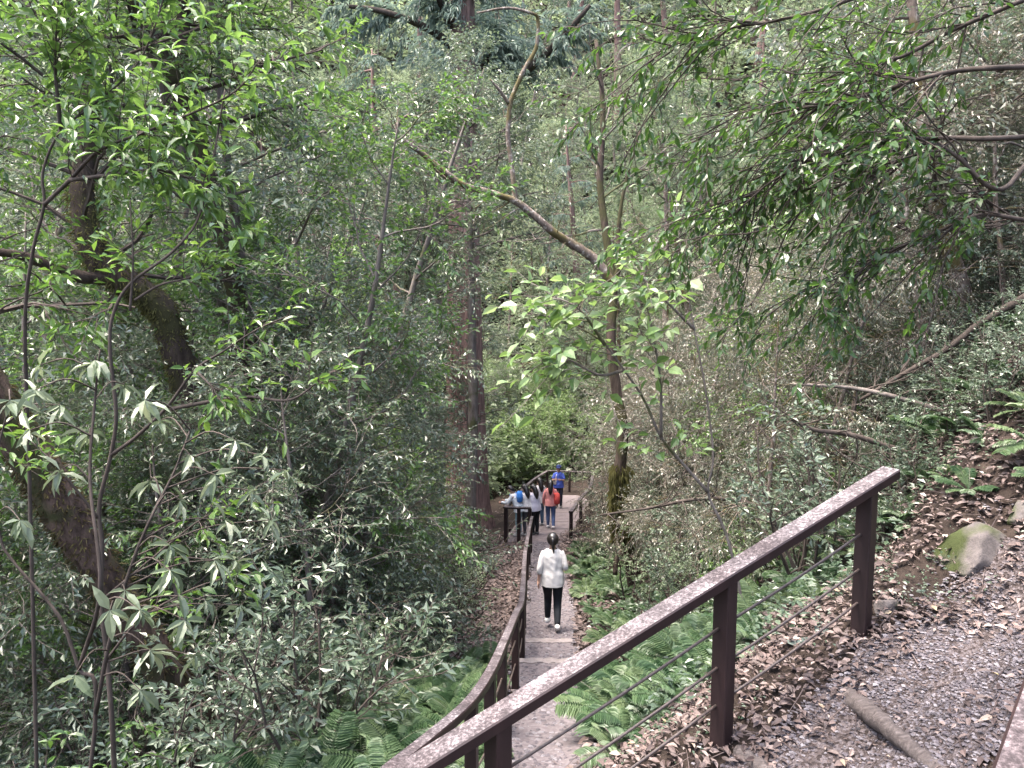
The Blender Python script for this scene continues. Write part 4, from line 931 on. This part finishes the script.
fill(TD, 0, 34, (655, 1120), (8.5, 22), (.6, 1.05), 'twiggy thicket on the bank', 'twiggy grey-brown thicket tree', .9, 2.6, 1.1)
fill(TD, 0, 8, (560, 720), (15, 24), (.6, 1.0), 'twiggy thicket by the path', 'twiggy grey-brown thicket tree', .8, 2.6, 1.2)
drop_unused(TG + TB + TP + TD + TC + TU)

# ------------------------------------------------------------------ undergrowth
SG = [make_shrub('undergrowth_shrub', 201, 1.5, 'shrub', .06, .45), make_shrub('undergrowth_shrub', 202, 1.3, 'shrub', .075, .40, nleaf=7)]
SW = [make_shrub('whorled_shrub', 203, 1.5, 'whorl', .12, .30, 6, 4, 3, 0, 6, True, droop=.4), make_shrub('whorled_shrub', 204, 1.3, 'bright', .11, .34, 6, 4, 3, 2, 5, True, droop=.3)]
SP_ = [make_shrub('pale_shrub', 205, 1.2, 'pale', .05, .5, nleaf=9), make_shrub('pale_shrub', 206, 1.0, 'pale', .04, .55, nleaf=11)]
FN = [make_fern(301), make_fern(302, 8, .5), make_fern(303, 11, .7)]
PLACED.clear()
fill(SG, 0, 120, (-120, 480), (5.5, 19), (.8, 1.6), 'undergrowth on the valley slope', 'grey-green undergrowth shrub', .45, .7, .55, power=1.2)
fill(SW, 0, 18, (-100, 420), (5, 14), (.7, 1.3), 'whorled shrubs on the valley slope', 'shrub with whorls of long drooping leaves', .45, .7, .6)
fill(SP_, 0, 75, (-60, 500), (5.5, 22), (.7, 1.5), 'pale shrubs on the valley slope', 'pale whitish-green shrub', .4, .6, .6)
fill(SG, 0, 46, (870, 1100), (6.2, 10.5), (.4, .85), '', 'low grey-green shrub', .3, .4, .7)
fill(SG, 0, 80, (575, 1120), (6.5, 26), (.7, 1.4), 'undergrowth on the bank', 'grey-green undergrowth shrub', .4, .6, .6)
fill(SW, 0, 22, (600, 1100), (7, 18), (.6, 1.1), 'whorled shrubs on the bank', 'shrub with whorls of bright leaves', .4, .6, .6)
fill(SP_, 0, 16, (575, 800), (9, 26), (.7, 1.3), 'pale shrubs on the bank', 'pale whitish-green shrub', .4, .6, .6)
PLACED.clear()
def fern_patch(count, fn, sc, group, label, mind):
    done = 0
    for _ in range(count * 30):
        if done >= count: break
        x, y = fn(); s, n = sn(x, y)
        if (n > -.22 and -1.0 < s < 3.6 and n < 2) or abs(x - xp(y)) < .62: continue
        S = RNG.uniform(*sc)
        if any((x - a) ** 2 + (y - b) ** 2 < (mind * S) ** 2 for a, b in PLACED): continue
        q = proj((x, y, ground(x, y) + .3 * S))
        if q is None: continue
        if q[0] > 880 and q[1] > 518: continue
        if q[2] < 4.6 and q[0] > 700 and q[1] > 610: continue
        PLACED.append((x, y)); k = int(RNG.integers(3)); a = ((x, y, float(ground(x, y)) - .02), RNG.uniform(0, 6.28), S, label, group, (RNG.normal(0, .12), RNG.normal(0, .12)))
        if FN[k].name not in PROTO_USED:
            PROTO_USED[FN[k].name] = 1; o = FN[k]; o.location = a[0]; o.rotation_euler = (*a[5], a[1]); o.scale = (S,) * 3; tag(o, label, None, group)
        else: copy_tree(FN[k], *a)
        done += 1
def zone_s(s0, s1, n0, n1): return lambda: tuple(A1[:2] + RNG.uniform(s0, s1) * ES + RNG.uniform(n0, n1) * EN)
fern_patch(150, zone_s(.1, 3.4, -3.2, -.8), (.5, .95), 'ferns between the railings', 'green fern on the bank between the two railings', .3)
fern_patch(40, zone_s(-3.2, -.1, -2.4, -.75), (.45, .85), 'ferns behind the top rail post', 'green fern on the dark bank behind the top rail post', .5)
fern_patch(60, zone_s(-6, -1.3, -1.9, 1.0), (.3, .62), 'ferns above the mossy rock', 'green fern in the leaf litter above the mossy rock', .5)
def fl_(): y = RNG.uniform(3.9, 9.5); return xp(y) - .75 - abs(RNG.normal(0, 1.0)), y
fern_patch(110, fl_, (.5, .95), 'ferns below the lower railing', 'pale green fern on the slope below the lower railing', .34)
def fr_2(): y = RNG.uniform(6.5, 20); return xp(y) + .7 + abs(RNG.normal(0, .9)), y
fern_patch(75, fr_2, (.45, .9), 'ferns up the bank by the path', 'green fern on the bank beside the walking woman', .5)
drop_unused(SG + SW + SP_ + FN)
# low ground cover nobody could count
n = 60000; D = 4.5 + 42 * RNG.uniform(0, 1, n) ** 1.5; u = RNG.uniform(-.85, .8, n); x = u * D
dx = x - xp(D); s_, n_ = sn(x, D)
keep = ~((n_ > -.5) & (s_ > -2.2) & (n_ < 3)) & ((dx < -2.0 - .5 * np.sin(D)) | (dx > .95 + .3 * np.sin(D * 2))) & ~((D > 21) & (D < 35) & (x > -1.2) & (x < 4.5)); x, D = x[keep], D[keep]
q = np.vstack([A1[:2] + RNG.uniform(-3.4, -.25, 5200)[:, None] * ES + RNG.uniform(-1.8, .5, 5200)[:, None] * EN, A1[:2] + RNG.uniform(0, 3, 900)[:, None] * ES + RNG.uniform(-.9, 0, 900)[:, None] * EN]); q = q[wob(q[:, 0] * 1.9 + 1, q[:, 1] * 1.9) + RNG.normal(0, .12, len(q)) > .06]
near = len(q); x, D = np.concatenate([q[:, 0], x]), np.concatenate([q[:, 1], D]); n = len(x); zz = ground(x, D); g = Geo(); Ls = RNG.uniform(.04, .10, n) * np.interp(D, [4, 12, 46], [.8, 1.1, 2.4]); Ls[:near] *= .55; lift = RNG.uniform(.02, .28, n); lift[:near] *= .35
a = RNG.uniform(0, 6.28, n); leaves(g, np.column_stack([x, D, zz + lift]), np.stack([np.cos(a), np.sin(a), RNG.uniform(-.2, .5, n)], -1), np.stack([RNG.normal(0, .3, n), RNG.normal(0, .3, n), np.ones(n)], -1), Ls, Ls * .5, False, RNG.uniform(0, 1, n))
tag(g.build('ground_cover', M['shrub']), 'low green ground cover over the forest floor', 'ground cover', kind='stuff')

n = 210000; D = 36 + 74 * RNG.uniform(0, 1, n) ** 1.2; x = RNG.uniform(-.85, .85, n) * D; zz = ground(x, D)
hgt = np.clip(1.6 + 1.6 * np.sin(x * .9 + 2 * np.sin(D * .5)) * np.sin(D * .8 + 1.3 * np.sin(x * .6)), .1, 4)
a = RNG.uniform(0, 6.28, n); Ls = RNG.uniform(.16, .4, n) * np.interp(D, [36, 60, 110], [1.3, 2.1, 3.2]); g = Geo()
leaves(g, np.column_stack([x, D, zz + hgt * RNG.uniform(0, 1, n) ** .6]), np.stack([np.cos(a), np.sin(a), RNG.uniform(-.6, .6, n)], -1), RNG.normal(0, .6, (n, 3)) + (0, -.2, 1), Ls, Ls * .5, False, np.clip(.5 + .3 * np.sin(x * .7) * np.sin(D * .6) + RNG.normal(0, .22, n), 0, 1))
tag(g.build('far_undergrowth', M['pale']), 'pale mass of undergrowth covering the far hillside', 'undergrowth', kind='stuff')

# ------------------------------------------------------------------ people
def skin_body(name, V, E, mat, parent):
    me = bpy.data.meshes.new(name); me.from_pydata([tuple(p) for p, r in V], E, []); o = bpy.data.objects.new(name, me); COL.objects.link(o)
    md = o.modifiers.new('skin', 'SKIN'); md.use_smooth_shade = True
    if not me.skin_vertices: me.attributes  # created by the modifier add
    sv = me.skin_vertices[0].data if len(me.skin_vertices) else None
    if sv is None:
        bpy.context.view_layer.objects.active = o; bpy.ops.mesh.customdata_skin_add(); sv = me.skin_vertices[0].data
    for k, (p, r) in enumerate(V): sv[k].radius = (r, r); sv[k].use_root = (k == 0)
    o.modifiers.new('sub', 'SUBSURF').levels = 2; o.modifiers['sub'].render_levels = 2
    dg = bpy.context.evaluated_depsgraph_get(); m2 = bpy.data.meshes.new_from_object(o.evaluated_get(dg)); o.modifiers.clear(); o.data = m2
    m2.materials.clear(); m2.materials.append(mat); o.parent = parent; return o
def loft(g, rings, sides=18, fold=0):
    """rings: (cx,cy,cz,rx,ry)"""
    a = np.linspace(0, 2 * math.pi, sides, endpoint=False); k = len(rings)
    V = np.vstack([np.stack([c[0] + np.cos(a) * c[3], c[1] + np.sin(a) * c[4], np.full(sides, c[2]) + (c[5] * np.sin(a) if len(c) > 5 else 0)], -1) for c in rings])
    if fold:
        q = V * 1.0; ctr = np.repeat(np.array([c[:3] for c in rings]), sides, 0); dirn = nrm((V - ctr) * (1, 1, 0)); f = np.sin(q[:, 0] * 38 + q[:, 2] * 22) * np.sin(q[:, 2] * 31 - q[:, 1] * 25 + 1) + .6 * np.sin(q[:, 0] * 70 - q[:, 2] * 12)
        V = V + dirn * (f * fold)[:, None]
    i = np.arange(k - 1)[:, None] * sides; j = np.arange(sides)[None]
    g.add(V, np.stack([i + j, i + (j + 1) % sides, i + sides + (j + 1) % sides, i + sides + j], -1).reshape(-1, 4))
SKIN = flat_mat('skin', (.38, .235, .175), .55); HAIR = flat_mat('black_hair', (.012, .010, .010), .35, .5)
CL = {}
def cloth(c):
    if c not in CL: CL[c] = noise_mat('cloth', [(.3, tuple(x * .86 for x in c)), (.7, tuple(min(.9, x * 1.08) for x in c))], 6, 4, .85, .5, .03, .2)
    return CL[c]
def person(label, loc, yaw, H, top, bottom, shoe=(.75, .75, .75), lean=0, arms=None, legs=None, ponytail=False, longhair=False, cap=None, sleeve=1.0, hem=.80, bag=None, wide=1.0, group=None):
    o = thing('person', label, 'person', loc, group); o.rotation_euler = (0, 0, yaw); o.scale = (H / 1.62,) * 3
    cl, sl = math.cos(lean), math.sin(lean)
    def U(p):
        p = np.array(p, float)
        if p[2] > .9: dz_ = p[2] - .9; p = np.array((p[0], p[1] * cl + dz_ * sl, .9 + dz_ * cl - p[1] * sl))
        return p
    arms = arms or [((-.22, .0, 1.08), (-.23, .06, .86)), ((.22, .0, 1.08), (.23, .06, .86))]
    legs = legs or [((-.09, .02, .47), (-.09, .0, .08)), ((.09, .02, .47), (.09, .0, .08))]
    V, E = [], []
    def v(p, r, par=None, up=True):
        V.append((U(p) if up else np.array(p, float), r)); 
        if par is not None: E.append((par, len(V) - 1))
        return len(V) - 1
    pel = v((0, 0, .90), .12); wa = v((0, 0, 1.03), .11, pel); ch = v((0, 0, 1.20), .12, wa); nb = v((0, 0, 1.34), .055, ch); nk = v((0, .005, 1.40), .048, nb)
    h1 = v((0, .02, 1.455), .066, nk); h2 = v((0, .015, 1.515), .082, h1); h3 = v((0, .005, 1.575), .068, h2)
    v((0, .105, 1.505), .012, h2); v((.09, .01, 1.51), .014, h2); v((-.09, .01, 1.51), .014, h2)
    hands = []
    for (el, wr), sx in zip(arms, (-1, 1)):
        s = v((sx * .148, 0, 1.31), .05, ch); e = v(el, .038, s, False); w_ = v(wr, .026, e, False)
        d = nrm(np.array(wr) - np.array(el)); pm_ = np.array(wr) + d * .06; pl = v(pm_, .032, w_, False); side = nrm(np.cross(d, (sx, .2, .1)))
        for k in range(4):
            b = pm_ + d * .035 + side * (k - 1.5) * .019; ln = (.03, .036, .034, .026)[k]
            f_ = v(b, .0085, pl, False); f2 = v(b + d * ln + np.array((-sx * .006, 0, 0)), .0075, f_, False); v(b + d * ln * 1.8 + np.array((-sx * .018, 0, 0)), .006, f2, False)
        tb = v(pm_ - d * .01 + side * -.04, .0095, pl, False); v(pm_ + d * .025 + side * -.055, .0075, tb, False)
    for (kn, an), sx in zip(legs, (-1, 1)):
        hp = v((sx * .085, 0, .85), .085, pel, False); k_ = v(kn, .052, hp, False); a_ = v(an, .036, k_, False); v(np.array(an) + (0, .10, -.04), .03, a_, False)
    skin_body('body', V, E, SKIN, o)
    # shirt: shaped torso and two sleeves
    g = Geo(); tr = []
    for z, rx, ry in ((hem, .198 * wide, .155), (hem + .03, .196 * wide, .153), (.95, .184 * wide, .144), (1.04, .168 * wide, .128), (1.16, .172 * wide, .128), (1.26, .170, .12), (1.32, .15, .10), (1.355, .12, .085), (1.375, .072, .068)):
        c = U((0, 0, z)); tr.append((c[0], c[1], c[2], rx, ry, -.02 * sl))
    tra = spline(np.array(tr), 30); loft(g, [tuple(x) for x in tra], 36, .0085)
    for (el, wr), sx in zip(arms, (-1, 1)):
        el, wr = np.array(el, float), np.array(wr, float); sh = U((sx * .122, 0, 1.315)); end = el + (wr - el) * (sleeve - .5) * 2 if sleeve > .5 else sh + (el - sh) * sleeve * 2
        pts = [sh, sh + (el - sh) * .35 + np.array((sx * .012, 0, 0)), el, end] if sleeve > .5 else [sh, (sh + end) / 2, end]
        tube(g, spline(pts, 14), [.06, .058, .05, .047] if sleeve > .5 else [.068, .066, .062], 12, rough=.05, rng=np.random.default_rng(int(abs(loc[0]) * 100)))
    g.build('shirt', cloth(top), o, smooth=True)
    g = Geo(); loft(g, [(0, 0, 1.0, .148, .112), (0, 0, .93, .160, .125), (0, 0, .84, .165, .132), (0, 0, .77, .13, .115), (0, 0, .74, .06, .06)], 18)
    for (kn, an), sx in zip(legs, (-1, 1)):
        kn, an = np.array(kn), np.array(an); tube(g, spline([(sx * .082, 0, .88), (sx * .085, 0, .76), kn, (kn + an) / 2 + (0, -.015, 0), an + (0, 0, .02)], 18), np.array([.092, .09, .066, .058, .045]) * (1 if wide < 1.2 else 1.15), 12, rough=.03, rng=np.random.default_rng(3))
    g.build('trousers', cloth(bottom), o, smooth=True)
    for (kn, an), sx in zip(legs, (-1, 1)):
        an = np.array(an); sh_ = nrm(an - np.array(kn)); pitch_ = math.atan2(-sh_[1], -sh_[2]) * .9 if abs(sh_[1]) > .3 else 0
        g = Geo(); f = np.array((0, math.cos(pitch_), math.sin(pitch_) * -1 if sh_[1] < -.3 else 0)); f = nrm(f)
        if sh_[1] < -.3: f = nrm(np.array((0, .8, -.65)))
        c = an + np.array((0, 0, -.03)); tube(g, spline([c - f * .075, c - f * .05, c + f * .04, c + f * .13, c + f * .165], 12), [.03, .046, .048, .042, .02], 12); g.build('shoe', cloth(shoe), o, smooth=True)
    # hair
    g = Geo(); hr = []
    for z, rx, ry, dy in ((1.455, .060, .045, -.045), (1.48, .086, .07, -.025), (1.52, .098, .095, -.012), (1.56, .096, .098, -.005), (1.60, .078, .082, -.003), (1.63, .045, .05, 0), (1.642, .01, .01, 0)):
        c = U((0, dy, z)); hr.append((c[0], c[1], c[2], rx, ry))
    loft(g, hr, 16)
    if ponytail: tube(g, spline([U((0, -.085, 1.575)), U((0, -.13, 1.55)), U((.005, -.14, 1.45)), U((.02, -.13, 1.33))], 14), [.022, .034, .03, .008], 9)
    if longhair: tube(g, spline([U((0, -.03, 1.56)), U((0, -.075, 1.45)), U((0, -.115, 1.30)), U((0, -.12, 1.17))], 14), [.075, .085, .08, .03], 12, rough=.05, rng=np.random.default_rng(5))
    g.build('hair', HAIR, o, smooth=True)
    for sx in (-1, 1):
        g = Geo(); c = U((sx * .032, .092, 1.53)); loft(g, [(c[0], c[1], c[2] - .008, .002, .002), (c[0], c[1], c[2] - .004, .013, .006), (c[0], c[1], c[2] + .004, .013, .006), (c[0], c[1], c[2] + .008, .002, .002)], 8); g.build('eye', HAIR, o)
    g = Geo(); c = U((0, .088, 1.466)); box(g, c, .02, .006, .004); g.build('mouth', cloth((.35, .12, .1)), o)
    if cap:
        g = Geo(); c = [U((0, 0, z)) for z in (1.56, 1.60, 1.64, 1.66)]; loft(g, [(c[0][0], c[0][1], c[0][2], .105, .11), (c[1][0], c[1][1], c[1][2], .1, .105), (c[2][0], c[2][1], c[2][2], .065, .07), (c[3][0], c[3][1], c[3][2], .01, .01)], 16)
        b = U((0, .14, 1.565)); box(g, b, .07, .06, .006); g.build('cap', cloth(cap), o, smooth=False)
    if bag:
        bc, bp_, bs = bag; b = U(bp_); bo_ = o
        g = Geo(); loft(g, [(b[0], b[1], b[2] - bs[2], bs[0] * .7, bs[1] * .7), (b[0], b[1], b[2] - bs[2] * .9, bs[0], bs[1]), (b[0], b[1], b[2], bs[0] * 1.05, bs[1] * 1.1), (b[0], b[1], b[2] + bs[2] * .8, bs[0] * .9, bs[1] * .9), (b[0], b[1], b[2] + bs[2], bs[0] * .4, bs[1] * .4)], 14)
        bb = thing('shoulder_bag', bag_label.get(label, 'bag carried by a person on the boardwalk'), 'bag', loc); bb.rotation_euler = o.rotation_euler; bb.scale = o.scale; g.build('bag_body', cloth(bc), bb, smooth=True)
        g = Geo(); tube(g, spline([U((bp_[0] - .05, -.12, bp_[2] + bs[2])), U((bp_[0] * .6, -.14, 1.2)), U((bp_[0] * .4, 0, 1.385)), U((bp_[0] * .7, .15, 1.2)), U((bp_[0], .1, bp_[2] + bs[2]))], 16), .012, 6); g.build('strap', cloth(bc), bb, smooth=True)
    return o
bag_label = {}
def on_path(px, D): x = (px - 512) / FPX * D; return (x, D, float(ground(x, D)) + .03)
def on_deck(px, D): x = (px - 512) / FPX * D; return (x, D, dz(D) + .005)
lb = 'woman in a loose white shirt and black leggings walking away down the path'
person(lb, on_path(554, 11.75), rad(-4), 1.58, (.50, .485, .475), (.012, .014, .018), (.55, .54, .53), 0.03,
       arms=[((-.205, -.05, 1.08), (-.225, -.02, .85)), ((.205, -.03, 1.08), (.20, .18, .98))], legs=[((-.08, .20, .50), (-.085, .24, .10)), ((.08, .02, .46), (.085, -.24, .17))],
       ponytail=True, sleeve=.74, hem=.77, wide=1.0)
lb = 'woman in a salmon-pink top and blue jeans with a red bag, seen from behind'; bag_label[lb] = 'red shoulder bag hanging at the side of the pink-topped woman'
person(lb, on_deck(551.5, 24.0), rad(-6), 1.6, (.48, .20, .19), (.065, .095, .19), (.5, .48, .5), 0, legs=[((-.09, .1, .5), (-.09, .12, .09)), ((.09, .02, .46), (.1, -.14, .12))], longhair=True, bag=((.55, .08, .07), (.20, -.06, 1.05), (.10, .09, .19)))
lb = 'woman in a pale lavender top and wide black trousers leaning on the platform rail'
person(lb, on_deck(535.5, 22.9), rad(40), 1.58, (.48, .46, .54), (.012, .012, .014), (.08, .08, .08), .12, arms=[((-.2, .12, 1.1), (-.14, .34, 1.05)), ((.2, .12, 1.1), (.15, .34, 1.05))], longhair=True, wide=1.22)
lb = 'woman in a white top resting pink forearms on the platform corner rail'
person(lb, on_deck(527.5, 22.75), rad(35), 1.60, (.56, .54, .54), (.05, .05, .06), (.3, .3, .3), .22, arms=[((-.2, .2, 1.08), (-.12, .42, 1.05)), ((.2, .2, 1.08), (.13, .42, 1.05))], longhair=True, sleeve=.35)
lb = 'person in a pale top leaning out at the platform corner, bent over the rail'; bag_label[lb] = 'bright blue backpack on the person bent over the platform rail'
person(lb, on_deck(519, 22.6), rad(70), 1.62, (.55, .58, .62), (.22, .32, .36), (.3, .3, .3), .42, arms=[((-.2, .3, 1.08), (-.12, .5, 1.05)), ((.2, .3, 1.08), (.13, .5, 1.05))], bag=((.06, .22, .62), (0, -.17, 1.22), (.13, .09, .17)))
lb = 'long-haired person in a light grey top standing behind the leaning women'
person(lb, on_deck(540.5, 24.6), rad(30), 1.62, (.42, .41, .43), (.08, .13, .20), (.3, .3, .3), .05, longhair=True)
lb = 'man in a blue shirt and dark cap facing back along the boardwalk'; bag_label[lb] = 'small pale sling bag on the man in the blue shirt'
person(lb, on_deck(559.5, 28.8), rad(172), 1.68, (.07, .11, .42), (.03, .03, .04), (.1, .1, .1), 0, arms=[((-.22, .06, 1.08), (-.10, .26, 1.14)), ((.22, .06, 1.08), (.10, .26, 1.14))], sleeve=.4, cap=(.02, .03, .10), bag=((.6, .55, .5), (.13, .12, 1.02), (.06, .05, .09)))
